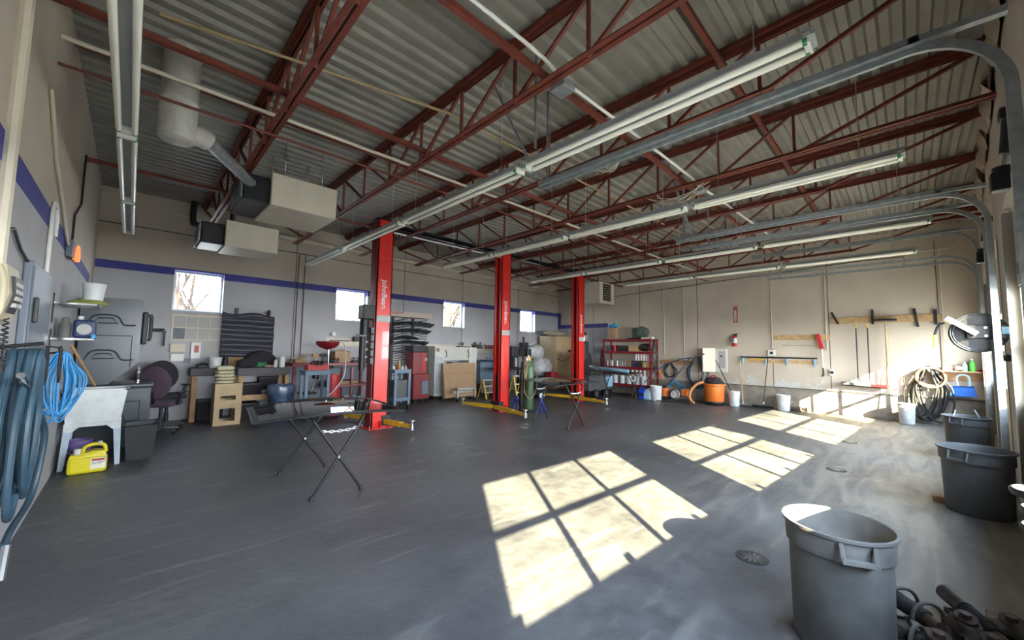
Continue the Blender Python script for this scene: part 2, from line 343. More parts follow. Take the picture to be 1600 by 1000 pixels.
# door wall: pillars, header and foot, turned a little against the room
dd = .26
def dpt(x, off=0., z=0.): return V((x, Dy(x), z))+DN*off
def dbox(mb, xa, xb, o0, o1, z0, z1):
    ps = [dpt(xa, o0), dpt(xb, o0), dpt(xb, o1), dpt(xa, o1)]
    return mb.add([(p.x, p.y, z0) for p in ps]+[(p.x, p.y, z1) for p in ps], [(0, 3, 2, 1), (4, 5, 6, 7), (0, 1, 5, 4), (1, 2, 6, 5), (2, 3, 7, 6), (3, 0, 4, 7)])
mb = MB(); x0 = XL-.2
for a, b, dz in DOORS:
    dbox(mb, x0, a-.06, -dd, 0, 0, ZC+.2)
    dbox(mb, a-.06, min(b+.06, XR+.1), -dd, 0, 3.35, ZC+.2); x0 = b+.06
if x0 < XR: dbox(mb, x0, XR+.1, -dd, 0, 0, ZC+.2)
struct('wall_front', mb, mD)
# overhead doors: five sections, two of them glazed in three lights
M('door_skin', (.47, .45, .38), .55)
for i, (a, b, dz) in enumerate(DOORS):
    fr = MB(); b_ = min(b+.058, XR-.005)
    for z0, z1 in ((0, .62), (.62, 1.26+dz), (2.54+dz, 2.75), (2.75, 3.345)): dbox(fr, a-.058, b_, -.12, -.07, z0, z1)
    gl = MB(); xs = [a, a+(b-a)/3, a+2*(b-a)/3, b]
    for z0, z1 in ((1.26+dz, 1.28+dz), (1.83+dz, 1.90+dz), (2.52+dz, 2.54+dz)): dbox(fr, a-.058, b_, -.11, -.08, z0, z1)
    for k, xk in enumerate(xs):
        if xk-.03 < XR-.05: dbox(fr, a-.058 if k == 0 else xk-.03, xk+.03 if k < 3 else b_, -.11, -.08, 1.26+dz, 2.54+dz)
    o = struct('door_%d' % (i+1), fr, _M['door_skin'])
    for z0, z1 in ((1.28+dz, 1.83+dz), (1.90+dz, 2.52+dz)):
        for k in range(3):
            xa, xb = xs[k]+.03, min(xs[k+1]-.03, XR-.02)
            if xb > xa+.05: dbox(MB(), xa, xb, -.098, -.092, z0, z1).build('pane', _M['clear_glass'], o)
    hg = MB()
    for xh in (a+.25, (a+b)/2, b-.25):
        if xh < XR:
            for zz in (.62, 1.27+dz, 2.64): dbox(hg, xh-.04, xh+.04, -.07, -.055, zz-.06, zz+.06)
    hg.build('hinge', _M['galvanised'], o)
    # perforated jamb angles
    for xj in (a-.05, b+.02):
        if xj < XR-.1: jb = MB(); dbox(jb, xj-.03, xj+.03, -.0, .012, 0, 3.3); o2 = jb.build('jamb_angle', _M['galvanised'], o)
# joints of the precast panels on the walls
def trim(i, mb, mat='joint_dark'): struct('trim_%d' % i, mb, _M[mat])
tk = 1
for x in (3.1, 6.35, 8.75, 11.7):
    trim(tk, MB().box((x-.008, YW-.006, 0), (x+.008, YW, ZC))); tk += 1
trim(tk, MB().box((XL, YW-.02, 4.215), (XR, YW, 4.232)), 'joint_dark'); tk += 1
for yy in (9.6, 7.45, 5.25, 3.0, 1.6, -.55):
    trim(tk, MB().box((XR-.006, yy-.008, .66), (XR, yy+.008, 4.6))); tk += 1
trim(tk, MB().box((XR-.03, -1.3, .645), (XR, 5.4, .665))); tk += 1
# insulation foil stuffed between deck and door wall
for k, (xa, xb) in enumerate(((4.5, 5.9), (6.4, 7.6), (8.0, 9.3), (9.8, 11.0))):
    fo = MB(); R = random.Random(k); npt = 14; rows = []
    for j in range(5): rows.append([dpt(xa+(xb-xa)*i/npt, .02+R.uniform(0, .09)*(1 if 0 < j < 4 else .2), ZC-.02-j*.10-R.uniform(0, .04)) for i in range(npt+1)])
    vs = [p for r in rows for p in r]; fo.add(vs, [(j*(npt+1)+i, j*(npt+1)+i+1, (j+1)*(npt+1)+i+1, (j+1)*(npt+1)+i) for j in range(4) for i in range(npt)], True)
    tag(fo.build('insulation_foil', 'foil'), ['crumpled foil insulation bulging under the deck nearest the camera', 'crumpled foil insulation under the deck, second bulge from the camera', 'crumpled foil insulation under the deck, third bulge from the camera', 'crumpled foil insulation under the deck, farthest bulge on the door wall'][k], 'insulation', 'foil insulation bulges')

# ------------------------------------------------------------ steel joists
JX = [1.06, 2.74, 4.40, 6.10, 7.80, 9.50, 11.20, 12.90]
ordj = ['nearest the left wall', 'second from the left wall', 'third from the left wall', 'fourth from the left wall', 'fifth from the left wall', 'sixth from the left wall', 'second from the right wall', 'nearest the right wall']
def zb(y): return 4.33-.012*(y+.5)
nodes = [.95+k*.93 for k in range(0, 11)]        # bottom panel points
def joist(x, k, tie):
    y0, y1 = Dy(x)+.02, YW-.02
    t = T('roof_joist', 'rust-red open-web steel roof joist, '+ordj[k], 'joist', (x, 0, zb(0)), 'roof joists')
    tc = MB()
    for s in (-1, 1): tc.box((x+s*.012, y0, ZC-.055), (x+s*.062, y1, ZC-.006)); tc.box((x+s*.012, y0, ZC-.115), (x+s*.020, y1, ZC-.055))
    tc.build('top_chord', _M['red_oxide'], t)
    bc = MB(); e0 = y0 if tie else nodes[0]-.12; e1 = YW-1.1
    for s in (-1, 1):
        bc.bar((x+s*.037, e0, zb(e0)), (x+s*.037, e1, zb(e1)), .05, .008, up=(0, 0, 1)); bc.bar((x+s*.016, e0, zb(e0)+.024), (x+s*.016, e1, zb(e1)+.024), .008, .05, up=(0, 0, 1))
    bc.build('bottom_chord', _M['red_oxide'], t)
    def web(p, q, w): MB().bar(p, q, w, w).build('web_member', _M['red_oxide'], t)
    zt = ZC-.09
    web((x, nodes[0], zb(nodes[0])), (x, y0+.05, zt), .038)
    for i, yy in enumerate(nodes):
        if i < len(nodes)-1:
            web((x, yy, zb(yy)), (x, yy, zt), .03)
            if i < 5: web((x, yy+.93, zb(yy+.93)), (x, yy+.02, zt), .034)
            else: web((x, yy, zb(yy)), (x, yy+.93-.02, zt), .034)
    web((x, nodes[-2]+.4, zb(10)), (x, y1-.05, zt), .038)
for k, x in enumerate(JX): joist(x, k, k in (1, 3, 6))
# bridging and pipes under the deck
def brid(y, z, lab):
    m_ = MB().bar((XL, y, z), (XR, y, z), .05, .007, up=(0, 0, 1)); m_.bar((XL, y-.025, z+.025), (XR, y-.025, z+.025), .007, .05, up=(0, 0, 1))
    tag(m_.build('bridging_angle', _M['red_oxide']), lab, 'bridging', 'joist bridging angles')
brid(2.42, 4.385, 'red bridging angle crossing under the joists nearest the doors')
brid(4.55, 4.365, 'red bridging angle crossing under the joists in the middle of the roof')
brid(8.2, 4.32, 'red bridging angle crossing under the joists nearest the window wall')
brid(1.3, ZC-.15, 'upper red bridging angle under the deck near the doors')
brid(6.0, ZC-.15, 'upper red bridging angle under the deck over the lifts')
def pipe(name, pts, r, mat, lab, cat='pipe', n=10, sub=0, grp=None):
    return tag(MB().tube(pts, r, n, sub=sub).build(name, _M[mat] if isinstance(mat, str) else mat), lab, cat, grp)
pipe('white_conduit', [(XL, 5.25, 4.46), (XR, 5.0, 4.46)], .022, 'cream_enamel', 'straight cream pipe crossing the ceiling from the left wall')
pipe('sprinkler_pipe', [(XL, 5.22, 4.19), (XR, 4.88, 4.19)], .014, 'red_oxide', 'thin dull red pipe beside the cream ceiling pipe')
pipe('gas_line', [(0.004, 4.425, 4.550), (2.607, 3.801, 4.550), (12.8, (2.607, 3.801, 4.550)[1]-.1, 4.55)], .016, M('brass_dull', (.33, .24, .12), .6), 'brownish gas line under the deck, crossing near the first joist top')
pipe('electric_conduit', [(1.2, 2.28, 4.42), (2.6, 2.28, 4.42), (2.85, 2.30, 4.33), (3.15, 2.28, 4.36), (6.0, 2.26, 4.40), (6.4, 2.24, 4.30), (6.9, 2.24, 4.38), (10.4, 2.10, 4.36)], .018, 'white_paint', 'white electrical conduit beside the red bridging near the doors', sub=4)
tag(MB().box((2.80, 2.20, 4.24), (2.98, 2.38, 4.32), .01).build('junction_box', _M['galvanised']), 'square steel junction box on the conduit at the second joist', 'junction box')
tag(MB().box((6.28, 2.16, 4.24), (6.44, 2.32, 4.31), .01).build('junction_box', _M['galvanised']), 'square steel junction box on the conduit at the fourth joist', 'junction box')
pipe('roof_drain_pipe', [(2.6, YW-.16, 4.56), (14.2, YW-.16, 4.46)], .07, 'cream_enamel', 'thick cream drain pipe along the top of the window wall', n=14)
pipe('black_vent_pipe', [(0.85, YW-.3, ZC-.02), (0.85, YW-.3, 4.52), (1.0, YW-.3, 4.42), (2.1, YW-.3, 4.36)], .06, 'black_plastic', 'black plastic vent pipe bending under the deck in the left corner', sub=4)
pipe('black_vent_pipe', [(1.55, YW-.45, ZC-.02), (1.55, YW-.45, 4.50)], .05, 'black_plastic', 'short black vertical vent pipe between the corner and the first joist')
tag(MB().tube([(0.6, YW-.1, 4.62), (2.9, YW-.1, 4.52)], .02).build('wall_conduit', _M['white_paint']), 'pale conduit high on the window wall above the small heater', 'conduit')

# ------------------------------------------------------------ strip lights
ltops = {}
def fixture_row(x, segs, z, labs, rw=.082):
    for (ya, yb), lab in zip(segs, labs):
        t = T('strip_light', lab, 'ceiling light', (x, (ya+yb)/2, z), 'fluorescent strip lights')
        MB().prism([(x-.04, ya, z+.075), (x-.04, ya, z+.115), (x+.04, ya, z+.115), (x+.04, ya, z+.075), (x+rw, ya, z+.045), (x+rw, ya, z+.040), (x+.035, ya, z+.065), (x-.035, ya, z+.065), (x-rw, ya, z+.040), (x-rw, ya, z+.045)][::-1], (0, yb-ya, 0)).build('reflector', _M['reflector_grey'], t)
        for s in (-1, 1):
            tb = MB().cyl((x+s*.055, ya+.05, z+.02), (x+s*.055, yb-.05, z+.02), .023, n=12).build('tube', _M['tube_glass'], t)
            for yy in (ya+.05, yb-.05): MB().cyl((x+s*.055, yy-.012, z+.02), (x+s*.055, yy+.012, z+.02), .0245, n=12).build('end_cap', _M['green_cap'], tb)
        for yy in (ya+.04, yb-.04): MB().box((x-.07, yy-.018, z), (x+.07, yy+.018, z+.07)).build('socket', _M['fixture_white'], t)
        for yy in (ya+.35, yb-.35): MB().tube([(x, yy, z+.11), (x, yy, ZC+.001)], .004, 5).build('hanger_chain', _M['bare_steel'], t)
fixture_row(3.06, [(.34, 2.94), (3.0, 5.68), (5.74, 8.1), (8.16, 10.5)], 3.70, ['long twin-tube strip light nearest the camera, its green-capped end free', 'twin-tube strip light second from the doors in the longest row', 'third twin-tube strip light of the longest row, near the first red post', 'twin-tube strip light at the window-wall end of the longest row'])
fixture_row(5.52, [(-.06, 2.06), (2.12, 4.2), (4.26, 6.2), (6.26, 8.1)], 3.70, ['strip light at the door end of the row ending at the middle red post', 'second strip light from the doors in the row ending at the middle red post', 'third strip light from the doors in the row ending at the middle red post', 'farthest strip light in the row ending at the middle red post'])
fixture_row(8.50, [(-.33, 1.9), (1.96, 3.8), (3.86, 5.9), (5.96, 7.9)], 3.70, ['strip light at the door end of the row ending at the right red post', 'second strip light from the doors in the row ending at the right red post', 'third strip light from the doors in the row ending at the right red post', 'farthest strip light in the row ending at the right red post'])
fixture_row(10.85, [(-.2, 2.0), (2.06, 4.0), (4.06, 6.1)], 3.70, ['strip light at the door end of the row nearest the beige wall', 'middle strip light of the row nearest the beige wall', 'farthest strip light of the row nearest the beige wall'])
fixture_row(-.15, [(.4, 2.75), (2.81, 5.20), (5.26, 7.7), (7.76, 10.0)], 3.70, ['twin-tube strip light overhead in the left row, nearest the camera', 'second twin-tube strip light from the camera in the left row', 'third twin-tube strip light from the camera in the left row', 'farthest twin-tube strip light in the left row'], rw=.078)

# ------------------------------------------------------------ unit heaters
def heater(lab, x0, x1, y0, y1, z0, z1, louver, dark_side=True):
    t = T('unit_heater', lab, 'heater', ((x0+x1)/2, (y0+y1)/2, z0), 'hanging unit heaters')
    MB().box((x0, y0, z0), (x1, y1, z1), .012).build('casing', _M['cream_enamel'], t)
    if louver:
        lv = MB().box((x0+.22, y0-.012, z0+.10), (x1-.26, y0, z1-.06)).build('louver_recess', _M['black_plastic'], t)
        for k in range(7):
            zz = z0+.13+k*(z1-z0-.22)/6.6; MB().bar((x0+.24, y0-.018, zz), (x1-.28, y0-.018, zz), .006, .035, up=(0, .8, .5)).build('louver_slat', _M['cream_enamel'], lv)
    else:
        MB().box((x0-.34, y0+.08, z0+.02), (x0, y1-.05, z1-.08), .02).build('burner_box', _M['black_metal'], t)
        fi = MB()
        for k in range(6): fi.box((x0-.36, y0+.12+k*.15, z0+.06), (x0-.33, y0+.15+k*.15, z1-.12))
        fi.build('cooling_fins', _M['galvanised'], t)
    for xx in (x0+.2, x1-.2):
        for yy in (y0+.15, y1-.15): MB().cyl((xx, yy, z1), (xx, yy, ZC), .006, n=6).build('hanger_rod', _M['bare_steel'], t)
    return t
heater('large cream unit heater hanging on the left with a flue pipe', 1.37, 2.32, 6.6, 7.72, 3.81, 4.31, False)
heater('small cream unit heater hanging behind the large one on the left', 1.10, 1.93, 8.5, 9.34, 3.47, 3.95, False)
heater('cream unit heater with black louvres hanging beside the right red post', 12.2, 13.2, 7.88, 8.75, 3.45, 4.25, True)
t = T('flue_duct', 'fat painted flue duct dropping from the deck and a steel pipe to the large heater', 'duct', (.22, 5.5, 3.9))
MB().lathe([(.155, 3.92), (.165, 3.94), (.165, 4.32), (.172, 4.33), (.172, 4.35), (.165, 4.36), (.165, ZC-.01)], (.22, 5.5, 0), n=26).build('vertical_duct', _M['duct_paint'], t)
MB().lathe([(0, 3.905), (.13, 3.905), (.155, 3.925)], (.22, 5.5, 0), n=26).build('end_cap', _M['duct_paint'], t)
MB().tube([(.30, 5.52, 4.02), (.42, 5.56, 4.06), (.50, 5.60, 4.05)], .11, 18, sub=4).build('elbow', _M['duct_paint'], t)
MB().tube([(.48, 5.59, 4.06), (1.12, 6.72, 4.10)], .075, 18).build('steel_pipe', _M['galvanised'], t)
MB().tube([(1.08, 6.66, 4.10), (1.17, 6.82, 4.09), (1.20, 6.88, 4.0), (1.20, 6.90, 3.92)], .07, 16, sub=4).build('lower_elbow', _M['chrome'], t)

# ------------------------------------------------------------ overhead door tracks
def track(x, z, r, yend, lab, vert=True, w=.055, thin=False):
    t = T('door_track', lab, 'door track', (x, Dy(x)+.12, 0), 'overhead door tracks')
    y0 = Dy(x)+.10; pts = []
    for k in range(13):
        a = PI/2*k/12; pts.append(V((x, y0+r-r*math.cos(a), z-r+r*math.sin(a))))
    path = ([V((x, y0, .02))] if vert else [])+pts+[V((x, yend, z+.02))]
    # C-shaped section swept along the path
    sec = [(-.0, -w/2), (.028, -w/2), (.028, -w/2+.012), (.004, -w/2+.012), (.004, w/2-.012), (.028, w/2-.012), (.028, w/2), (0, w/2)]
    vs = []; fs = []; m = len(sec)
    for i, p in enumerate(path):
        d = (path[min(i+1, len(path)-1)]-path[max(i-1, 0)]).normalized(); nn = V((1, 0, 0)).cross(d).normalized()
        vs += [p+V((a, 0, 0))+nn*b for a, b in sec]
    for i in range(len(path)-1): fs += [(i*m+k, i*m+(k+1) % m, (i+1)*m+(k+1) % m, (i+1)*m+k) for k in range(m)]
    fs += [tuple(range(m))[::-1], tuple(range((len(path)-1)*m, len(path)*m))]
    MB().add(vs, fs).build('curved_track', _M['galvanised'], t)
    if not thin: MB().bar((x-.03, y0+.35, z+.03), (x-.03, yend, z+.05), .05, .05).bar((x-.03, y0, z+.01), (x-.03, y0+.4, z+.03), .05, .04).build('stiffening_angle', _M['galvanised'], t)
    return t
def strut(lab, pts, w=.035):
    b = MB(); b.bar(pts[0], pts[1], w, .005); b.bar(V(pts[0])+V((w/2, w/2, 0)), V(pts[1])+V((w/2, w/2, 0)), .005, w)
    return tag(b.build('track_hanger', _M['galvanised']), lab, 'hanger', 'perforated hanger angles')
track(3.50, 3.68, .42, 3.1, 'galvanised track of the nearest overhead door, its curve at the top right')
track(7.00, 3.68, .42, 2.9, 'galvanised track at the far side of the second door')
track(7.78, 3.68, .42, 2.9, 'galvanised track at the near side of the third door, beside the hose reel pillar')
track(11.15, 4.08, .42, 2.7, 'galvanised track set higher at the far side of the third door')
track(11.55, 3.68, .45, 2.7, 'thin dark track on the near side of the last door', thin=True)
track(12.15, 3.66, .45, 2.6, 'thin dark track nearest the beige wall', thin=True)
strut('vertical perforated hanger at the end of the nearest door track', [(3.50, 3.0, 3.70), (3.50, 3.0, 4.90)])
strut('slanted perforated hanger from the nearest door track to the bridging', [(3.30, 3.0, 3.75), (2.85, 3.3, 4.85)])
strut('vertical perforated hanger ending at the long strip light', [(2.95, 2.7, 3.85), (2.95, 2.7, 4.90)])
strut('slanted hanger crossing the row that ends at the middle post', [(7.0, 2.6, 3.70), (6.2, 2.7, 4.9)])
strut('vertical hanger above the second door track', [(7.0, 2.75, 3.70), (7.0, 2.75, 4.9)])
strut('vertical hanger above the third door track', [(7.78, 2.6, 3.70), (7.78, 2.6, 4.9)])
strut('slanted hanger above the third door track', [(7.80, 2.5, 3.75), (8.3, 2.2, 4.9)])
strut('hanger above the thin dark track nearest the beige wall', [(12.15, 2.3, 3.70), (11.9, 2.3, 4.9)])
strut('hanger above the thin dark track on the near side of the last door', [(11.55, 2.2, 3.72), (11.55, 2.2, 4.9)])

# ------------------------------------------------------------ two-post lifts
def lift(x, s, lab, face_text, unit):
    """column; s=+1 opens to +x, -1 opens to -x"""
    yc, H_, wx, wy = 8.02, 4.46, .34, .30
    t = T('lift_post', lab, 'vehicle lift', (x, yc, 0), 'red two-post lift columns')
    mb = MB(); xa, xb = x-wx/2, x+wx/2; th = .02
    open_x = xb if s > 0 else xa; back = xa if s > 0 else xb
    mb.box((back, yc-wy/2, 0), (back+s*th, yc+wy/2, H_)); mb.box((xa, yc-wy/2, 0), (xb, yc-wy/2+th, H_)); mb.box((xa, yc+wy/2-th, 0), (xb, yc+wy/2, H_))
    for q in (-1, 1): mb.box((open_x, yc+q*wy/2, 0), (open_x-s*th, yc+q*(wy/2-.085), H_))
    c = mb.build('column', _M['lift_red'], t)
    MB().box((x-.27, yc-.24, 0), (x+.27, yc+.24, .02)).box((x-.012, yc-.23, .02), (x+.012, yc-.15, .16)).build('base_plate', _M['lift_red'], t)
    for bx_ in (-.22, .22):
        for by in (-.19, .19): MB().cyl((x+bx_, yc+by, .02), (x+bx_, yc+by, .06), .016, n=8).build('anchor_bolt', _M['bare_steel'], t)
    # carriage, cables, arms
    MB().box((x-wx/2+.05, yc-.085, .04), (x+wx/2-.05, yc+.085, 1.0)).build('carriage', _M['black_metal'], t)
    MB().cyl((open_x-s*.10, yc-.02, .9), (open_x-s*.10, yc-.02, H_-.05), .018, n=10).build('hydraulic_rod', _M['bare_steel'], t)
    MB().cyl((open_x-s*.12, yc+.06, .2), (open_x-s*.12, yc+.06, H_-.02), .007, n=6).build('lift_cable', _M['black_metal'], t)
    j = open_x+s*.03
    MB().box((open_x-s*.12, yc-.17, .05), (open_x+s*.06, yc+.17, .26)).build('arm_block', _M['black_metal'], t)
    arms = {+1: [((3.98, 7.88), (4.12, 7.02)), ((3.98, 8.16), (3.66, 9.2))], -1: [((x-.27, 7.90), (x-.55, 6.55)), ((x-.27, 8.12), (x-.45, 9.15))]}[s]
    for (a, b) in arms:
        a, b = V((*a, .13)), V((*b, .13)); d = (b-a).normalized()
        ar = MB().bar(a-d*.06, a+(b-a)*.62, .11, .09, up=(0, 0, 1)).build('lifting_arm', _M['lift_yellow'], t)
        MB().bar(a+(b-a)*.5, b, .085, .065, up=(0, 0, 1)).build('arm_extension', _M['lift_yellow'], ar)
        MB().cyl((b.x, b.y, .06), (b.x, b.y, .17), .045, n=14).cyl((b.x, b.y, .165), (b.x, b.y, .235), .022, n=10).cyl((b.x, b.y, .235), (b.x, b.y, .26), .065, n=14).build('arm_pad', _M['bare_steel'], ar)
    yf = yc-wy/2-.001
    lz = {1: (3.807, 7.870, 2.817)[2], 0: (7.449, 7.870, 2.709)[2], 2: (10.997, 7.870, 2.583)[2]}[unit]
    text('lettering', 'JohnBean.', .165, 'white_plastic', c, (x, yf-.001, lz), (0, 0, -1), (1, 0, 0), bold=.002)
    lz2 = {1: (3.829, 7.870, 2.308)[2], 0: (7.462, 7.870, 2.154)[2], 2: (10.999, 7.870, 2.078)[2]}[unit]; MB().box((x-.15, yf-.004, lz2-.07), (x+.16, yf, lz2+.07)).build('data_plate', _M['paper'], c)
    bo = MB()
    for zz in (3.62, 3.85):
        for xx in (-.05, .05): bo.cyl((x+xx, yf, zz), (x+xx, yf-.012, zz), .014, n=8)
    bo.build('bolt_heads', _M['bare_steel'], c)
    if unit == 1:
        MB().box((x-.44, yc-.16, 2.28), (x-.19, yc+.12, 2.58), .02).build('control_box', _M['black_metal'], t)
        MB().cyl((x-.34, yc, 1.95), (x-.34, yc, 2.28), .09, n=16).build('motor', _M['black_metal'], t)
        MB().cyl((x-.36, yc+.02, 1.22), (x-.36, yc+.02, 1.92), .062, n=16).build('oil_tank', _M['black_metal'], t)
        MB().tube([(x-.24, yc-.1, 2.5), (x-.20, yc-.12, 2.9), (x-.19, yc-.1, 3.6), (x-.19, yc-.08, 4.4)], .012, 8, sub=5).build('hydraulic_hose', _M['dark_rubber'], t)
        tl = MB()
        for k in range(5): tl.box((x-.245, yc-.14, 1.35+k*.16), (x-.175, yc+.10, 1.47+k*.16))
        tl.build('adapter_rack', _M['grey_plastic'], t)
        MB().box((x-.19, yc-.13, 0), (x-.171, yc+.13, H_)).build('cable_cover', _M['dark_red'], t)
    if unit == 2:
        MB().box((x+.18, yc-.14, 2.02), (x+.42, yc+.02, 2.24), .015).build('motor', _M['bare_steel'], t)
        MB().box((x+.18, yc-.16, 1.36), (x+.43, yc+.06, 1.98), .03).build('oil_tank', _M['black_plastic'], t)
        MB().box((x+.20, yc-.15, 2.22), (x+.30, yc-.02, 2.33), .01).build('switch', _M['black_plastic'], t)
    pl = MB().box((x-.17, yc-.10, H_), (x+.17, yc+.14, H_+.05)).build('top_cap', _M['black_metal'], t)
    MB().cyl((open_x-s*.08, yc-.03, H_-.06), (open_x-s*.08, yc+.03, H_-.06), .09, n=16).build('pulley', _M['bare_steel'], t)
    return t
lift(3.84, 1, 'tall red lift post nearest the left, motor and oil tank on its side', True, 1)
lift(7.46, -1, 'middle red lift post with yellow arms beside the gas cylinder', True, 0)
lift(11.05, -1, 'rightmost red lift post with black oil tank on its right side', True, 2)
b = MB().box((3.9, 7.96, 4.36), (11.1, 8.14, 4.40)).box((3.9, 7.96, 4.36), (11.1, 7.98, 4.46)).box((3.9, 8.12, 4.36), (11.1, 8.14, 4.46))
tag(b.build('lift_crossbeam', _M['black_metal']), 'black channel beam joining the tops of the red lift posts', 'beam')
tag(MB().tube([(3.9, 7.9, 4.24), (7.3, 7.9, 4.26)], .02).build('safety_bar', _M['bare_steel']), 'thin silver shut-off bar below the black beam between the first two posts', 'bar')

# wiring above the nearest strip lights
def wires(lab, c, n, r, seed):
    R = random.Random(seed); t = T('cable_loops', lab, 'cables', c)
    for k in range(n):
        a = R.uniform(.25, .5); MB().tube([V(c)+V((R.uniform(-.05, .05), -a, R.uniform(0, .12))), V(c)+V((R.uniform(-.08, .08), -a*.3, -R.uniform(.05, .2))), V(c)+V((R.uniform(-.08, .08), a*.4, -R.uniform(.02, .15))), V(c)+V((0, a, R.uniform(0, .15)))], r, 5, sub=5).build('cable', _M['cream_enamel'], t)
wires('loops of pale cable hanging beside the second joist near the long strip light', (4.40, 2.7, 4.22), 5, .006, 1)
wires('loops of pale cable at the junction above the middle strip light row', (6.10, 2.5, 4.22), 5, .006, 2)
wires('loops of pale cable above the row ending at the right red post', (9.50, 2.8, 4.22), 5, .006, 3)
# ------------------------------------------------------------ left side: sink, washer, hoses
def rr(a, b): return (min(a, b), max(a, b))
t = T('laundry_sink', 'white plastic laundry tub on four pale legs by the left wall', 'sink', (-.28, 8.15, 0))
def tub(x0, x1, y0, y1, z0, z1, tp, th, mbx):
    """open tapered basin"""
    def ring(k, z, i): return [(x0+k+i, y0+k+i, z), (x1-k-i, y0+k+i, z), (x1-k-i, y1-k-i, z), (x0+k+i, y1-k-i, z)]
    vs = ring(tp, z0, 0)+ring(0, z1, 0)+ring(0, z1, th)+ring(tp, z0+th, th)
    fs = [(3, 2, 1, 0)]
    for r in range(3): fs += [(r*4+i, r*4+(i+1) % 4, r*4+4+(i+1) % 4, r*4+4+i) for i in range(4)]
    fs += [(12, 13, 14, 15)]
    return mbx.add(vs, fs)
tub(-.60, .02, 7.86, 8.28, .60, 1.05, .05, .025, MB()).build('basin', _M['white_plastic'], t)
rim = MB(); rim.box((-.61, 7.84, 1.03), (.04, 7.90, 1.065), .008).box((-.61, 8.25, 1.03), (.04, 8.30, 1.065), .008).box((-.61, 7.84, 1.03), (-.57, 8.30, 1.065), .008).box((-.01, 7.84, 1.03), (.04, 8.30, 1.065), .008)
rim.build('rim', _M['white_plastic'], t)
MB().prism([(-.56, 7.88, .61), (-.02, 7.88, .61), (-.02, 7.88, .50), (-.10, 7.88, .50), (-.16, 7.88, .56), (-.42, 7.88, .56), (-.48, 7.88, .50), (-.56, 7.88, .50)], (0, .02, 0)).prism([(-.56, 8.23, .61), (-.02, 8.23, .61), (-.02, 8.23, .50), (-.10, 8.23, .50), (-.16, 8.23, .56), (-.42, 8.23, .56), (-.48, 8.23, .50), (-.56, 8.23, .50)], (0, .02, 0)).build('skirt', _M['white_plastic'], t)
for lx, s in ((-.56, -1), (-.02, 1)):
    for ly in (7.89, 8.22):
        MB().prism([(lx, ly, .53), (lx-s*.075, ly, .53), (lx-s*.03, ly, 0), (lx+s*.02, ly, 0)], (0, .025, 0)).build('leg', M('leg_pale', (.40, .48, .55), .5), t)
M('yellow_jug', (.74, .62, .02), .35, var=.03)
t = T('detergent_jug', 'bright yellow jug with white cap on the floor before the tub', 'jug', (-.30, 7.66, 0))
MB().box((-.48, 7.56, 0), (-.12, 7.76, .21), .035).build('body', _M['yellow_jug'], t)
MB().prism([(-.47, 7.58, .20), (-.13, 7.58, .20), (-.15, 7.60, .27), (-.26, 7.60, .28), (-.40, 7.60, .235), (-.46, 7.60, .24)], (0, .15, 0)).build('shoulder', _M['yellow_jug'], t)
MB().tube([(-.36, 7.66, .24), (-.33, 7.66, .33), (-.24, 7.66, .355), (-.16, 7.66, .33), (-.14, 7.66, .24)], .022, 10, sub=4).build('handle', _M['yellow_jug'], t)
MB().cyl((-.40, 7.66, .24), (-.40, 7.66, .31), .035).build('cap', _M['white_plastic'], t)
MB().cyl((-.20, 7.66, .345), (-.20, 7.66, .385), .022).build('vent_cap', _M['white_plastic'], t)
lb = MB().box((-.27, 7.555, .05), (-.13, 7.56, .19)).build('label', M('jug_label', (.75, .72, .55), .5), t); text('lettering', 'Sunlight', .038, M('ink_blue', (.02, .06, .35), .5), lb, (-.20, 7.553, .13), (1, 0, .1), (0, 0, 1))
MB().box((-.26, 7.552, .155), (-.14, 7.554, .18)).build('label_band', _M['red_paint'], lb)
def bucket(x, y, r, h, mat, lab, name='bucket', cat='bucket', rim=True, grp=None, z=0, handle=True, cont=None):
    t = T(name, lab, cat, (x, y, z), grp); b = r*.84; c = (x, y, z)
    MB().lathe([(b, 0), (r*.97, h*.80), (r*1.04, h*.80), (r*1.04, h*.83), (r*.99, h*.84), (r, h-.012), (r*1.05, h-.012), (r*1.05, h), (r*.96, h), (b*.96, .015), (0, .015)], c, 26).build('body', _M[mat] if isinstance(mat, str) else mat, t)
    if handle: MB().tube([(x-r, y, z+h*.86), (x-r*.75, y-r*.75, z+h*.62), (x, y-r*1.1, z+h*.5), (x+r*.75, y-r*.75, z+h*.62), (x+r, y, z+h*.86)], .004, 6, sub=5).build('wire_handle', _M['bare_steel'], t)
    if cont: MB().lathe([(r*.9, h*.7), (0, h*.72)], c, 20).build('contents', _M[cont], t)
    return t
bucket(-.42, 8.10, .13, .36, M('purple_pail', (.13, .09, .24), .4), 'purple pail with white band standing under the tub')
t = T('parts_washer', 'dark grey plastic parts washer with its tall lid raised', 'parts washer', (-.1, 9.4, 0))
w = _M['washer_grey']
MB().box((-.55, 9.0, .0), (.31, 9.75, .98), .025).build('base', w, t)
MB().box((-.57, 8.98, .97), (.33, 9.77, 1.04), .02).build('worktop', w, t)
MB().tube([(-.12, 8.99, .75), (.18, 8.99, .75), (.18, 8.99, .45), (.02, 8.99, .45), (-.04, 8.99, .58), (-.12, 8.99, .60)], .010, 8).build('embossed_line', w, t)
MB().lathe([(.26, .05), (.26, .14), (.245, .14), (.245, .05)], (.0, 9.03, 0), 24, sy=.25).build('foot_ring', w, t)
lid = MB().prism([(-.58, 9.05, 1.03), (-.22, 9.05, 1.03), (.12, 9.05, 1.38), (.12, 9.05, 2.40), (.08, 9.05, 2.44), (-.58, 9.05, 2.42)], (0, .55, 0)).build('raised_lid', w, t)
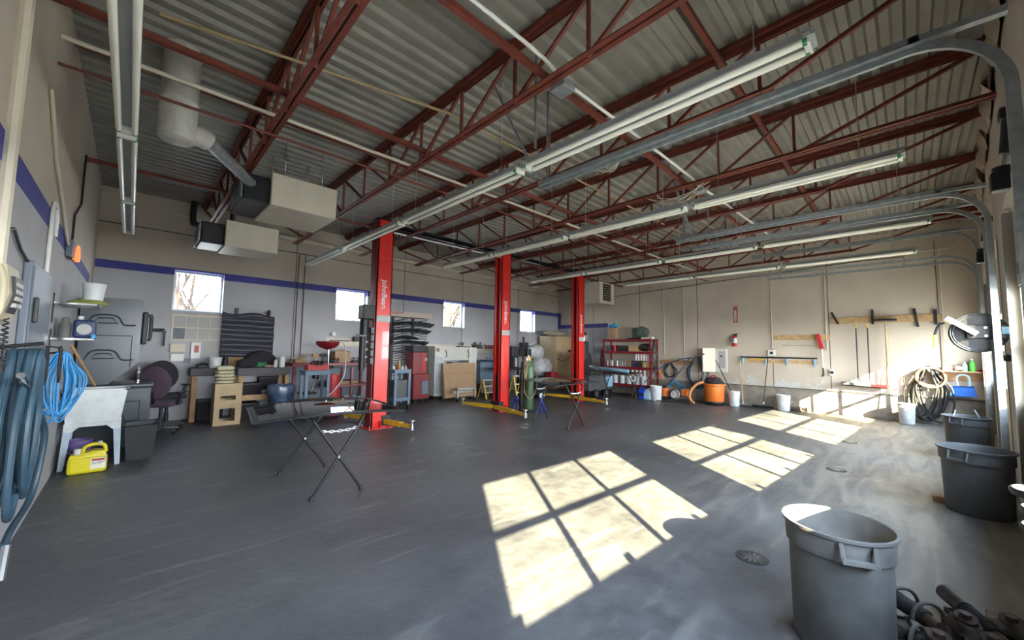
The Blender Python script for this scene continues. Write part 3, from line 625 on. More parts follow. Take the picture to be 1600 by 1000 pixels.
for z0, sc in ((2.12, 1.), (1.55, 1.)):
    MB().tube([(-.50, 9.04, z0-.12), (-.42, 9.04, z0+.02), (-.18, 9.04, z0+.02), (-.09, 9.04, z0-.12), (.05, 9.04, z0-.12)], .012, 8, sub=3).build('embossed_ridge', w, lid)
    MB().tube([(-.42, 9.035, z0-.10), (-.38, 9.035, z0-.02), (-.22, 9.035, z0-.02), (-.16, 9.035, z0-.10)], .010, 8, closed=True).build('hand_recess', w, lid)
MB().tube([(-.58, 9.04, 1.82), (.02, 9.04, 1.82), (.02, 9.04, 1.30)], .008, 6).build('embossed_seam', w, lid)
MB().box((.12, 9.10, 1.68), (.20, 9.5, 2.24), .03).tube([(.22, 9.12, 1.74), (.24, 9.12, 1.8), (.24, 9.12, 2.14), (.22, 9.12, 2.2)], .025, 10).build('side_window', _M['black_plastic'], t)
t = T('spray_can', 'silver and black spray can standing on the parts washer', 'spray can', (.13, 9.1, 1.04))
MB().lathe([(.033, 1.04), (.034, 1.24), (.028, 1.26), (.012, 1.27)], (.13, 9.1, 0), 16).build('can', _M['chrome'], t); MB().cyl((.13, 9.1, 1.27), (.13, 9.1, 1.31), .012).build('nozzle', _M['white_plastic'], t)
MB().lathe([(.0345, 1.09), (.0345, 1.20)], (.13, 9.1, 0), 16).build('printed_band', _M['black_plastic'], t)
t = T('storage_tote', 'black open plastic tote on the floor right of the tub', 'tote', (.14, 8.15, 0))
tub(.02, .38, 7.95, 8.40, .0, .50, .04, .012, MB()).build('bin', _M['black_plastic'], t)
MB().tube([(.01, 7.94, .50), (.39, 7.94, .50), (.39, 8.41, .50), (.01, 8.41, .50)], .014, 8, closed=True).build('rim', _M['black_plastic'], t)
tag(MB().tube([(-0.496, 7.000, 1.662), (-0.311, 7.900, 1.114)], .014, 10).build('broom_stick', _M['old_wood']), 'slanting brown wooden stick leaning in the white tub', 'stick')
# wall cabinet, phone, red lamp
t = T('wall_panel', 'blue-grey steel wall cabinet beside the beige phone', 'cabinet', (XL+.05, 5.1, .5))
MB().box((XL+.002, 4.70, .5), (XL+.05, 5.75, 2.33), .01).build('body', _M['panel_blue'], t)
MB().box((XL+.05, 4.74, .55), (XL+.058, 5.71, 2.29)).build('door', _M['panel_blue'], t)
MB().box((XL+.055, 4.80, 1.85), (XL+.085, 4.86, 2.05), .01).build('latch', _M['black_plastic'], t)
t = T('wall_telephone', 'beige push-button wall telephone with a coiled black cord', 'telephone', (XL+.05, 3.75, 1.78))
MB().box((XL+.002, 3.60, 1.76), (XL+.03, 4.02, 2.16), .01).build('mount', _M['beige_phone'], t)
MB().prism([(XL+.03, 3.66, 1.80), (XL+.07, 3.66, 1.83), (XL+.10, 3.66, 1.98), (XL+.08, 3.66, 2.15), (XL+.03, 3.66, 2.15)], (0, .33, 0)).build('body', _M['beige_phone'], t)
kb = MB().prism([(XL+.085, 3.74, 1.87), (XL+.112, 3.74, 1.98), (XL+.104, 3.74, 2.09), (XL+.08, 3.74, 2.09)], (0, .22, 0)).build('keypad', _M['black_plastic'], t)
for a in range(4):
    for b_ in range(3): MB().box((XL+.09, 3.76+b_*.066, 1.905+a*.042), (XL+.116, 3.80+b_*.066, 1.93+a*.042), .003).build('key', _M['paper'], kb)
MB().tube([(XL+.05, 3.63, 1.82), (XL+.075, 3.63, 1.90), (XL+.075, 3.63, 2.06), (XL+.05, 3.63, 2.14)], .018, 10, sub=4).build('handset', _M['beige_phone'], t)
cp = []
for i in range(240):
    u = i/239; a = u*2*PI*34; base = V((XL+.08, 3.80+.07*math.sin(u*2*PI)*(1 if u > .3 else .6), 1.84-.32*math.sin(u*PI))); cp.append(base+V((math.cos(a)*.010, math.sin(a)*.010, 0)))
MB().tube(cp, .0035, 5).build('coiled_cord', _M['black_plastic'], t)
t = T('warning_lamp', 'small grey box with glowing red-orange lamps high on the left wall', 'warning light', (XL+.06, 7.0, 2.65))
MB().box((XL+.002, 6.95, 2.72), (XL+.06, 7.25, 2.93), .008).build('housing', _M['panel_blue'], t)
lm = bpy.data.materials.new('lamp_red'); lm.use_nodes = True; _b = lm.node_tree.nodes['Principled BSDF']; _b.inputs['Base Color'].default_value = (.9, .1, .03, 1); _b.inputs['Emission Color'].default_value = (1, .16, .05, 1); _b.inputs['Emission Strength'].default_value = 1.1; _M['lamp_red'] = lm
MB().lathe([(.022, 2.70), (.025, 2.74), (.020, 2.86), (.01, 2.90), (0, 2.905)], (XL+.085, 7.2, 0), 14).build('lamp', lm, t); MB().ball((XL+.08, 6.98, 2.70), .018, squash=(1, 1, .7)).build('lamp', lm, t)
# conduits on the left wall
def lw(name, pts, r, mat, lab): return tag(MB().tube([(XL+.02, y, z) for y, z in pts], r, 8).build(name, _M[mat]), lab, 'conduit', None)
lw('wall_conduit', [((-0.580, 3.797, 2.892)[1], 4.9), ((-0.580, 3.797, 2.892)[1], .1)], .035, 'cream_enamel', 'painted vertical pipe on the left wall at the picture edge')
lw('wall_cable', [(4.9, 3.80), (5.5, 3.40), (6.2, 3.15), (6.6, 2.95), (7.2, 2.80)], .014, 'cream_enamel', 'bundle of pale cables running down the left wall to the lamp box')
lw('hooked_conduit', [(5.62, 2.30), (5.62, 2.95), (5.70, 3.04), (5.86, 3.02), (5.92, 2.92), (5.92, 2.75)], .016, 'white_paint', 'white conduit with a hooked top above the steel wall cabinet')
lw('loose_cable', [(3.9, 2.40), (4.15, 2.45), (4.4, 2.36), (4.8, 2.30), (5.4, 2.33), (5.62, 2.30)], .010, 'black_plastic', 'loose dark cable drooping above the steel wall cabinet')
lw('black_conduit', [(7.9, 4.3), (7.9, 3.6), (7.3, 3.3), (7.3, 2.95)], .012, 'black_metal', 'thin black conduit in the upper left corner')
lw('thin_white_wire', [(2.7, 4.4), (3.3, 3.95), (3.35, 3.9)], .008, 'white_paint', 'thin white wire hanging from the upper left edge')
# wire shelves with their things
def wire_shelf(z, lab):
    t = T('wire_shelf', lab, 'shelf', (XL+.18, 6.75, z), 'wire shelves above the tub')
    fr = MB().box((XL+.005, 6.42, z-.012), (XL+.34, 6.434, z+.006)).box((XL+.005, 7.10, z-.012), (XL+.34, 7.114, z+.006)).box((XL+.33, 6.42, z-.012), (XL+.342, 7.11, z+.006))
    fr.build('frame', _M['chrome'], t)
    for k in range(12): MB().cyl((XL+.01, 6.48+k*.055, z), (XL+.335, 6.48+k*.055, z), .003, n=6).build('wire', _M['bare_steel'], t)
    MB().box((XL+.002, 6.40, z-.22), (XL+.012, 6.44, z+.10)).build('bracket', _M['black_metal'], t)
wire_shelf(2.13, 'upper wire shelf on the left wall holding the white pail and yellow rag')
wire_shelf(1.74, 'lower wire shelf on the left wall holding the blue jug')
bucket(-.35, 6.82, .10, .20, 'white_plastic', 'small white pail tilted on the yellow rag on the upper wire shelf', z=2.205, handle=False, name='pail')
tag(MB().ball((-.38, 6.8, 2.17), .17, squash=(1, .9, .22), lump=.12, seed=3).build('cleaning_rag', 'rag'), 'crumpled yellow-green rag on the upper wire shelf', 'rag')
t = T('liquid_jug', 'dark blue fluid jug with round label on the lower wire shelf', 'jug', (-.38, 6.62, 1.75))
MB().box((-.47, 6.53, 1.75), (-.29, 6.72, 1.96), .03).build('body', _M['navy'], t); MB().cyl((-.42, 6.62, 1.95), (-.42, 6.62, 2.0), .025).build('cap', _M['white_plastic'], t)
MB().cyl((-.38, 6.53, 1.85), (-.38, 6.526, 1.85), .06, n=20).build('label', _M['paper'], t)
t = T('grey_canister', 'dusty grey canister left of the blue jug on the wire shelf', 'canister', (-.53, 6.60, 1.75))
MB().lathe([(.05, 1.75), (.052, 1.90), (.03, 1.93), (.03, 1.97), (.01, 1.98)], (-.53, 6.60, 0), 18).build('body', _M['grey_plastic_dusty'], t)
tag(MB().lathe([(.022, 1.75), (.024, 1.775), (.02, 1.79), (0, 1.795)], (-.245-.06, 6.50, 0), 14).build('scrub_puck', _M['cord_blue']), 'small turquoise puck on the end of the lower wire shelf', 'puck')
# hoses on the left wall
def loops(name, lab, cat, c, ry, rz, n, r, mat, seed, hook=None, spread=.06, xr=.10, turn_=0., amin=.55):
    R = random.Random(seed); pts = []; c = V(c)
    for k in range(n):
        a0 = R.uniform(amin, 1.1); b0 = R.uniform(.66, 1.12); xo = R.uniform(0, xr); off = R.uniform(-spread, spread)
        for j in range(14):
            a = PI/2+2*PI*j/14; yy = math.cos(a)*ry*a0*(1 if math.sin(a) < .4 else .62); zz = math.sin(a)*rz*(b0 if math.sin(a) < 0 else 1)
            dx = math.sin(turn_)*yy; dy = math.cos(turn_)*yy
            pts.append(c+V((xo+dx, dy+off*(1-math.sin(a))*.5, zz)))
    t = T(name, lab, cat, (c.x, c.y, c.z-rz)); MB().tube(pts, r, 8, sub=3).build('coil', _M[mat], t); return t
t = loops('air_hose', 'thick blue-grey hose hanging in long loops at the left edge', 'hose', (XL+.065, 4.05, 1.14), .30, .50, 7, .019, 'blue_hose', 14, spread=.26, xr=.15)
MB().tube([(XL+.17, 3.7, 1.50), (XL+.17, 4.1, 1.33), (XL+.18, 4.5, 1.22)], .020, 8).build('binding_strap', _M['chrome'], t)
MB().tube([(XL+.18, 4.55, 1.15), (XL+.19, 4.75, .95), (XL+.16, 4.7, .55), (XL+.12, 4.35, .42), (XL+.12, 4.15, .38)], .020, 8, sub=5).build('free_end', _M['blue_hose'], t)
MB().tube([(XL+.13, 4.15, .38), (XL+.13, 4.05, .20)], .022, 8).build('spring_guard', _M['bare_steel'], t)
MB().cyl((XL+.002, 4.15, 1.66), (XL+.2, 4.15, 1.69), .012).build('hook', _M['black_metal'], t)
t = loops('extension_cord', 'bright blue extension cord coiled on a hook before the tub', 'cord', (-.50, 5.95, 1.28), .26, .32, 20, .0065, 'cord_blue', 9, spread=.12, xr=.05, turn_=.75, amin=.12)
MB().tube([(XL, 5.97, 1.58), (-.50, 5.95, 1.60), (-.50, 5.95, 1.64)], .010, 8).build('hook', _M['black_metal'], t)
MB().tube([(-.45, 5.9, 1.02), (-.52, 5.7, .92), (-.58, 5.6, .98)], .008, 6, sub=4).build('cord_tail', _M['cord_blue'], t)
loops('grey_hose', 'thin grey hose looped on the wall cabinet behind the blue cord', 'hose', (XL+.10, 5.35, 1.50), .09, .16, 2, .008, 'dark_rubber', 5)

# ------------------------------------------------------------ window wall, left part
yw = YW-.002
def wbox(name, lab, cat, a, b, d=.02, mat='paper', grp=None):
    (x0, _, z1), (x1, _, z0) = a, b
    t = T(name, lab, cat, ((x0+x1)/2, YW-d/2, z0), grp); MB().box((x0, YW-d, z0), (x1, YW-.001, z1), min(.006, d/4)).build('body', _M[mat], t); return t, (x0, x1, z0, z1)
t, (x0, x1, z0, z1) = wbox('notice_board', 'pale notice board of plastic-covered papers under the first window', 'notice board', (0.634, 11.580, 2.381), (1.578, 11.580, 1.786), .02, 'cream_enamel')
for i in range(4):
    for j in range(2):
        a = x0+.04+i*(x1-x0-.06)/4; b_ = z0+.03+j*(z1-z0-.05)/2
        MB().box((a, YW-.025, b_), (a+(x1-x0-.12)/4, YW-.02, b_+(z1-z0-.10)/2)).build('paper_sheet', _M['paper'] if (i, j) != (0, 0) else M('dark_sheet', (.09, .10, .13), .5), t)
wbox('thermostat_box', 'cream control box on the wall under the notice board', 'control box', (0.643, 11.580, 1.705), (0.907, 11.580, 1.521), .06, 'cream_enamel')
wbox('thermostat_box', 'grey control box with window below the cream one', 'control box', (0.667, 11.580, 1.477), (0.897, 11.580, 1.318), .06, 'fixture_white')
wbox('thermostat_box', 'small dark thermostat right of the grey control box', 'control box', (0.893, 11.580, 1.376), (1.012, 11.580, 1.273), .03, 'panel_blue')
t, (x0, x1, z0, z1) = wbox('fire_pull', 'narrow wall unit with red handle under the notice board', 'alarm pull', (1.007, 11.580, 1.742), (1.179, 11.580, 1.374), .05, 'fixture_white')
MB().box((x0+.06, YW-.07, z0+.14), (x1-.03, YW-.05, z0+.30), .005).build('handle', _M['red_paint'], t)
wbox('paper_notice', 'single printed notice taped right of the red pull unit', 'notice', (1.252, 11.580, 1.748), (1.586, 11.580, 1.433), .004, 'paper')
t = T('wall_bracket_shelf', 'small dark bracket shelf on the wall above the office chairs', 'shelf', (.42, 11.5, 1.7))
(x0, _, z1), (x1, _, z0) = (0.308, 11.500, 1.976), (0.557, 11.500, 1.647)
MB().box((x0, 11.4, z1-.02), (x1, 11.6, z1)).build('board', _M['black_metal'], t); MB().box((x1-.03, 11.45, z0), (x1-.01, 11.6, z1-.02)).build('bracket', _M['black_metal'], t); MB().ball(((x0+x1)/2, 11.48, z1+.03), .10, squash=(1.1, .5, .3), lump=.2).build('clutter', _M['black_plastic'], t)
# pleated black blind hung on two clips
(x0, _, z1), (x1, _, z0) = (1.539, 11.500, 2.491), (2.629, 11.500, 1.172)
t = T('pleated_curtain', 'dark pleated bellows curtain hung by two clips on the window wall', 'curtain', ((x0+x1)/2, 11.45, z0))
vs = []; nx, nz = 16, 60
for j in range(nz+1):
    for i in range(nx+1):
        u = i/nx; q = j/nz; sag = .05*math.sin(u*PI*2.5)*(q > .8)*(q-.8)*4
        vs.append((x0+(x1-x0)*u, 11.48-.045*abs(math.sin(q*PI*11))-.01*math.sin(u*9+q*20), z0+(z1-z0)*q-sag-.03*u))
fb = MB().add(vs, [(j*(nx+1)+i, j*(nx+1)+i+1, (j+1)*(nx+1)+i+1, (j+1)*(nx+1)+i) for j in range(nz) for i in range(nx)], True); fb.box((x0, 11.485, z0), (x1, 11.50, z1-.05))
fb.build('cloth', M('bellows', (.045, .045, .06), .45), t)
for u in (.25, .88): MB().box((x0+(x1-x0)*u-.02, 11.42, z1-.06), (x0+(x1-x0)*u+.03, 11.6, z1+.11), .01).build('clip', _M['black_plastic'], t)
# workbench covered in grey carpet
t = T('workbench', 'long wooden workbench wrapped in grey carpet under the pleated curtain', 'workbench', (2.1, 11.1, 0))
MB().box((1.80, 10.75, .99), (2.86, 11.5, 1.17), .02).box((.98, 11.0, 1.0), (1.82, 11.5, 1.17), .02).build('carpet_top', _M['grey_carpet'], t)
for lx, ly in ((1.83, 10.80), (2.78, 10.80), (1.83, 11.4), (2.78, 11.4), (1.02, 11.05), (1.02, 11.4)): MB().box((lx, ly, 0), (lx+.09, ly+.09, 1.0)).build('leg', _M['old_wood'], t)
MB().box((1.83, 10.80, .42), (2.86, 10.84, .54)).build('lower_rail', _M['pine'], t); MB().box((1.85, 10.84, .44), (2.8, 11.48, .48)).build('lower_shelf', _M['old_wood'], t)
for k, (a, b, lab) in enumerate((((1.95, 10.95, .481), (2.28, 11.4, .80), 'black box at the left of the lower shelf under the carpeted bench'), ((2.33, 11.22, .481), (2.74, 11.46, .92), 'tall dark box behind the blue case on the lower bench shelf'), ((1.15, 11.1, .0), (1.62, 11.45, .46), 'dark box on the floor under the left wing of the bench'), ((1.95, 10.95, .0), (2.30, 11.4, .34), 'dark bin on the floor beneath the lower bench shelf'))):
    c_ = V(((a[0]+b[0])/2, (a[1]+b[1])/2, a[2])); t = T('storage_box', lab, 'box', c_); MB().box(a, (b[0], b[1], b[2]-.04), .01).build('body', _M['fabric_dark'], t); MB().box((a[0]-.01, a[1]-.01, b[2]-.04), (b[0]+.01, b[1]+.01, b[2]), .008).build('lid', _M['black_plastic'], t)
# crate tower with folded towels
def crate(z, lab, solid):
    t = T('wooden_crate', lab, 'crate', (1.56, 10.38, z), 'stacked wooden crates'); x0, x1, y0, y1, h = 1.33, 1.80, 10.2, 10.62, .435
    for yy in (y0, y1-.02):
        MB().box((x0, yy, z), (x1, yy+.02, z+.09)).build('slat', _M['plywood'], t)
        MB().box((x0, yy, z+(.18 if solid else .35)), (x1, yy+.02, z+h)).build('slat', _M['plywood'], t)
        for xx in (x0, x1-.10): MB().box((xx, yy+.001, z+.09), (xx+.10, yy+.019, z+(.18 if solid else .35))).build('upright', _M['plywood'], t)
    for xx in (x0, x1-.02): MB().box((xx, y0+.02, z), (xx+.02, y1-.02, z+h)).build('side', _M['plywood'], t)
    MB().box((x0+.02, y0+.02, z), (x1-.02, y1-.02, z+.02)).build('bottom', _M['old_wood'], t); MB().box((x0+.02, y0+.02, z+h-.02), (x1-.02, y1-.02, z+h-.001)).build('top', _M['plywood'], t)
crate(0, 'lower open-fronted wooden crate of the stack beside the workbench', False)
crate(.436, 'upper wooden crate under the folded towels beside the workbench', True)
for k in range(5):
    lab = ['lowest folded tan cloth in the pile on the wooden crates', 'second folded tan cloth from the bottom on the crates', 'middle folded tan cloth in the pile on the crates', 'second folded tan cloth from the top on the crates', 'puffy top folded tan cloth of the pile on the crates'][k]
    z0 = .875+k*.068+(.0 if k < 4 else .01); mb = MB(); nn = 28; pr = []
    for i in range(nn):
        a = 2*PI*i/nn; ex = .165+.012*math.sin(3*a+k*2); ey = .13+.012*math.cos(4*a+k); c_, s_ = math.cos(a), math.sin(a)
        pr.append((1.505+math.copysign(abs(c_)**.5, c_)*ex*(.93 if k == 4 else 1), 10.40+math.copysign(abs(s_)**.5, s_)*ey))
    hh = .062 if k < 4 else .085; rings = [(.80, 0), (1, .012), (1.02, hh*.5), (1, hh-.012), (.80, hh), (.4, hh+.004)]
    vs = [(1.505+(x-1.505)*q, 10.40+(y-10.40)*q, z0+zz+.006*math.sin(5*x*9+k)) for q, zz in rings for x, y in pr]
    mb.add(vs, [(r*nn+i, r*nn+(i+1) % nn, (r+1)*nn+(i+1) % nn, (r+1)*nn+i) for r in range(len(rings)-1) for i in range(nn)]+[tuple(range(nn))[::-1], tuple(range(len(vs)-nn, len(vs)))], True)
    tag(mb.build('folded_cloth', _M['cloth_tan']), lab, 'cloth', 'folded cloths on the crates')
# office chairs
def office_chair(x, y, rz, lab, seat_m, h=.56):
    t = T('office_chair', lab, 'chair', (x, y, 0), 'office chairs')
    for k in range(5):
        a = 2*PI*k/5+.3; MB().bar((x, y, .10), (x+.30*math.cos(a), y+.30*math.sin(a), .07), .045, .03, up=(0, 0, 1)).build('base_leg', _M['grey_plastic'], t)
        MB().cyl((x+.30*math.cos(a)-.02, y+.30*math.sin(a), .03), (x+.30*math.cos(a)+.02, y+.30*math.sin(a), .03), .03, n=12).build('caster', _M['black_plastic'], t)
    MB().cyl((x, y, .08), (x, y, h-.08), .028).cyl((x, y, .08), (x, y, .3), .04).build('gas_column', _M['black_metal'], t)
    MB().box((x-.25, y-.24, h-.05), (x+.25, y+.24, h+.06), .045).build('seat', seat_m, t)
    bk = MB().ball((0, 0, 0), .30, squash=(.95, .18, 1.05)); bk.xf(Matrix.Translation((x, y+.27, h+.42)) @ Matrix.Rotation(-.15, 4, 'X')).build('backrest', seat_m, t)
    MB().bar((x, y+.18, h-.04), (x, y+.31, h+.25), .06, .02).build('back_support', _M['black_metal'], t)
    for s in (-1, 1):
        MB().bar((x+s*.27, y+.02, h-.02), (x+s*.31, y+.02, h+.20), .03, .05).build('arm_post', _M['black_plastic'], t); MB().box((x+s*.31-.04, y-.14, h+.20), (x+s*.31+.04, y+.14, h+.235), .015).build('armrest', _M['black_plastic'], t)
    return t
def spin(t, rz):
    turn(t, rz); return t
spin(office_chair(.62, 10.75, 0, 'dark office chair with rounded back facing the workbench', _M['fabric_dark'], .62), .35)
spin(office_chair(.50, 10.05, 0, 'second office chair with purple-black seat nearer the parts washer', M('fabric_plum', (.07, .045, .065), .9), .56), 2.6)
# things on the carpeted bench
bz = 1.17
bucket(1.42, 11.15, .125, .24, 'white_plastic', 'white pail on the carpeted bench under the switch box', z=bz, handle=False, name='pail')
def bottle(x, y, z, r, h, mat, lab, cap='black_plastic', name='bottle', grp=None, sprayer=False, cat='bottle'):
    t = T(name, lab, cat, (x, y, z), grp)
    MB().lathe([(r*.92, 0), (r, .01), (r, h*.62), (r*.85, h*.72), (r*.36, h*.84), (r*.36, h*.9)], (x, y, z), 14).build('body', _M[mat], t)
    if sprayer: MB().box((x-r*.4, y-r*.9, z+h*.92), (x+r*.4, y+r*.5, z+h), .004).box((x-r*.35, y-r*.35, z+h*.86), (x+r*.35, y+r*.35, z+h*.93)).build('sprayer', _M[cap], t)
    else: MB().cyl((x, y, z+h*.88), (x, y, z+h), r*.45, n=12).build('cap', _M[cap], t)
    return t
bottle(1.62, 11.2, bz, .05, .30, 'black_plastic', 'black bottle right of the white pail on the carpeted bench')
tag(MB().cb((1.86, 11.38, bz+.12), (.36, .03, .22), 0, Matrix.Rotation(-.2, 3, 'X')).build('cardboard_sheet', _M['kraft_dark']), 'brown cardboard piece leaning behind the bench bottles', 'cardboard')
tag(MB().ball((2.0, 10.95, bz+.10), .19, squash=(1.1, .8, .62), lump=.15, seed=5).build('dark_jacket', _M['fabric_dark']), 'crumpled black jacket on the carpeted bench above the towels', 'jacket')
tag(MB().ball((2.35, 11.3, bz+.16), .30, squash=(1.2, .6, .75), lump=.12, seed=8).build('black_bag', _M['fabric_dark']), 'large black bag before the pleated curtain', 'bag')
R = random.Random(2); pts = [(2.22+R.uniform(-.14, .2), 10.95+R.uniform(-.1, .12), bz+.02+R.uniform(0, .10)) for _ in range(26)]
tag(MB().tube(pts, .010, 6, sub=4).build('green_cable', M('cable_green', (.06, .30, .12), .5)), 'tangled green cable heaped on the carpeted bench', 'cable')
bottle(2.58, 10.9, bz, .04, .22, 'white_plastic', 'white plastic bottle left of the paper roll', cap='navy')
t = T('paper_towel_roll', 'upright white paper towel roll near the right end of the bench', 'paper roll', (2.72, 10.9, bz)); MB().cyl((2.72, 10.9, bz), (2.72, 10.9, bz+.25), .062, n=24).build('roll', _M['white_paint'], t); MB().cyl((2.72, 10.9, bz+.25), (2.72, 10.9, bz+.252), .02).build('core', _M['cardboard'], t)
tag(MB().ball((2.45, 10.92, bz+.03), .08, squash=(1.4, .8, .4), lump=.2, seed=11).build('shop_rag', M('rag_pink', (.35, .22, .2), .9)), 'small pinkish rag on the bench beside the white bottle', 'rag')
tag(MB().box((1.3-.2, 11.12, bz), (1.30, 11.42, bz+.07), .02).tube([(1.12, 11.15, bz+.08), (1.2, 11.2, bz+.11), (1.3, 11.2, bz+.08)], .02).build('angle_grinder', _M['black_plastic']), 'black power tool lying at the left end of the bench', 'power tool')
t = T('metal_case', 'blue steel case on the lower shelf of the workbench', 'case', (2.5, 11.0, .48)); MB().box((2.32, 10.86, .481), (2.72, 11.18, .64), .01).build('body', _M['blue_grey'], t); MB().box((2.32, 10.853, .60), (2.72, 10.86, .615)).build('lid_seam', _M['bare_steel'], t)
t = T('trash_barrel', 'dark blue paint-spattered barrel with plastic liner at the bench end', 'trash can', (2.62, 10.42, 0))
MB().lathe([(.22, 0), (.25, .3), (.26, .31), (.26, .33), (.25, .34), (.27, .68), (.285, .68), (.285, .71), (.26, .71), (.22, .02), (0, .02)], (2.62, 10.42, 0), 28).build('barrel', M('barrel_blue', (.035, .075, .15), .5, var=.5, scale=10), t)
mb = MB(); nn = 40; rings = [(.287, .60), (.292, .70), (.28, .76), (.22, .79), (.20, .72)]
mb.add([(2.62+(r+.008*math.sin(a*11+r*40))*math.cos(a), 10.42+(r+.008*math.sin(a*11+r*40))*math.sin(a), z+.012*math.sin(a*5)) for r, z in rings for a in [2*PI*i/nn for i in range(nn)]], [(q*nn+i, q*nn+(i+1) % nn, (q+1)*nn+(i+1) % nn, (q+1)*nn+i) for q in range(len(rings)-1) for i in range(nn)], True)
mb.build('plastic_liner', M('liner', (.10, .14, .22), .25), t)
# folding chair

t = T('folding_chair', 'dark folding chair with thin silver crossed legs by the grey cart', 'chair', (2.95, 10.2, 0))
for s in (0, .4):
    MB().tube([(2.78+s*.3, 10.0+s*.7, 0), (3.02+s*.3, 10.1+s*.7, .55), (3.20+s*.25, 10.15+s*.7, 1.12)], .012, 8).build('leg', _M['bare_steel'], t); MB().tube([(3.08+s*.3, 10.0+s*.7, 0), (2.82+s*.3, 10.05+s*.7, .56)], .012, 8).build('leg', _M['bare_steel'], t)
MB().box((2.82, 10.05, .55), (3.16, 10.40, .59), .015).build('seat', _M['fabric_dark'], t); MB().cb((3.20, 10.28, 1.03), (.05, .40, .28), 0, Matrix.Rotation(.2, 3, 'Y'), .02).build('backrest', _M['fabric_dark'], t)
t.location = (3.09, 10.22, 0)
# grey plastic service carts
def cart(x0, x1, y0, y1, h, lab, zs):
    t = T('service_cart', lab, 'cart', ((x0+x1)/2, (y0+y1)/2, 0), 'grey plastic service carts'); m_ = _M['blue_grey']
    for z in zs:
        tub(x0, x1, y0, y1, z-.10, z, .015, .02, MB()).build('tray', m_, t)
    for xx in (x0+.01, x1-.08):
        for yy in (y0+.01, y1-.08): MB().box((xx, yy, .14), (xx+.07, yy+.07, h-.09), .012).build('post', m_, t)
    for xx in (x0+.05, x1-.05):
        for yy in (y0+.06, y1-.06): MB().cyl((xx-.015, yy, .06), (xx+.015, yy, .06), .06, n=14).box((xx-.02, yy-.015, .06), (xx+.02, yy+.015, .16)).build('caster', _M['black_plastic'], t)
    return t
cart(2.86, 3.42, 9.55, 10.0, 1.14, 'grey plastic cart carrying an open red toolbox', (.32, 1.14))
t = T('red_toolbox', 'open red steel toolbox on the left grey cart', 'toolbox', (3.15, 9.75, 1.14))
tub(2.93, 3.38, 9.62, 9.92, 1.145, 1.27, .005, .01, MB()).build('body', _M['red_paint'], t); MB().box((3.08, 9.612, 1.24), (3.24, 9.62, 1.26)).build('latch', _M['black_metal'], t)
tm = MB(); R = random.Random(5)
for k in range(14): a = V((R.uniform(2.98, 3.32), R.uniform(9.68, 9.88), 1.22)); tm.cyl(a, a+V((R.uniform(-.08, .08), R.uniform(-.05, .05), R.uniform(.06, .15))), .014, n=7)
tm.build('hand_tools', _M['black_metal'], t)
tag(MB().ball((3.15, 9.75, .29), .18, squash=(1.2, .7, .35), lump=.2, seed=4).build('white_rags', _M['white_plastic']), 'white rags heaped in the lower tray of the left cart', 'rags')
cart(5.15, 5.66, 9.75, 10.3, 1.10, 'grey plastic cart full of bottles right of the first red post', (.34, 1.10))
t = T('grey_tote', 'dark grey box standing in the lower tray of the right cart', 'box', (5.4, 10.0, .27)); tub(5.20, 5.61, 9.82, 10.2, .27, .80, .02, .012, MB()).build('box', _M['grey_plastic'], t)
# oil drainer
t = T('oil_drainer', 'red oil drainer with a wide bowl on a silver pole and red tank', 'oil drainer', (3.56, 9.8, 0))
MB().cyl((3.56, 9.8, .05), (3.56, 9.8, 1.03), .15, n=24).build('tank', _M['red_paint'], t); MB().cyl((3.44, 9.8, 1.0), (3.42, 9.8, 1.72), .018).build('pole', _M['chrome'], t)
MB().lathe([(.03, 1.62), (.18, 1.68), (.25, 1.74), (.26, 1.82), (.25, 1.82), (.16, 1.70), (0, 1.66)], (3.40, 9.8, 0), 26).build('bowl', _M['dark_red'], t)
MB().tube([(3.6, 9.7, 1.80), (3.74, 9.66, 1.76), (3.78, 9.64, 1.4), (3.74, 9.6, 1.0), (3.55, 9.55, .72), (3.42, 9.6, .55)], .014, 8, sub=5).build('drain_hose', _M['white_plastic'], t)
for s in (-1, 1): MB().cyl((3.56+s*.12, 9.75, .05), (3.56+s*.15, 9.75, .05), .05, n=12).build('wheel', _M['black_plastic'], t)
# red bench along the window wall
t = T('red_workbench', 'long red steel workbench cluttered with tools against the window wall', 'workbench', (3.9, 11.1, 0))
MB().box((2.92, 10.75, 1.19), (5.0, 11.5, 1.26), .008).build('top', _M['dark_red'], t); MB().box((3.9, 10.74, 1.13), (5.0, 10.78, 1.19)).build('front_rail', _M['black_metal'], t)
for xx in (2.95, 4.4, 4.92):
    for yy in (10.78, 11.42): MB().box((xx, yy, 0), (xx+.06, yy+.06, 1.19)).build('leg', _M['dark_red'], t)
MB().box((3.8, 10.78, .62), (5.0, 11.45, .67)).build('lower_shelf', _M['dark_red'], t)
MB().box((3.0, 11.48, .30), (5.0, 11.50, 1.15)).build('back_panel', _M['panel_blue'], t)
tz = 1.26
tag(MB().cb((4.25, 11.1, .72), (.75, .5, .09), .1).build('flat_carton', _M['kraft_dark']), 'flat dark carton on the lower shelf of the red workbench', 'carton')
bottle(4.55, 10.6, 0, .11, .42, 'light_blue', 'pale blue jug on the floor under the red workbench', name='fluid_jug', cat='jug')
bucket(4.15, 10.95, .14, .34, 'dark_red', 'dark red pail under the red workbench', name='pail')
t = T('cardboard_box', 'small brown carton on the red workbench under the wall shelf', 'box', (4.25, 11.15, tz)); MB().box((4.02, 11.0, tz), (4.44, 11.3, tz+.30), .004).build('carton', _M['cardboard'], t)
MB().prism([(4.02, 11.0, tz+.30), (4.44, 11.0, tz+.30), (4.23, 11.15, tz+.38)], (0, .01, 0)).build('flap', _M['cardboard'], t)
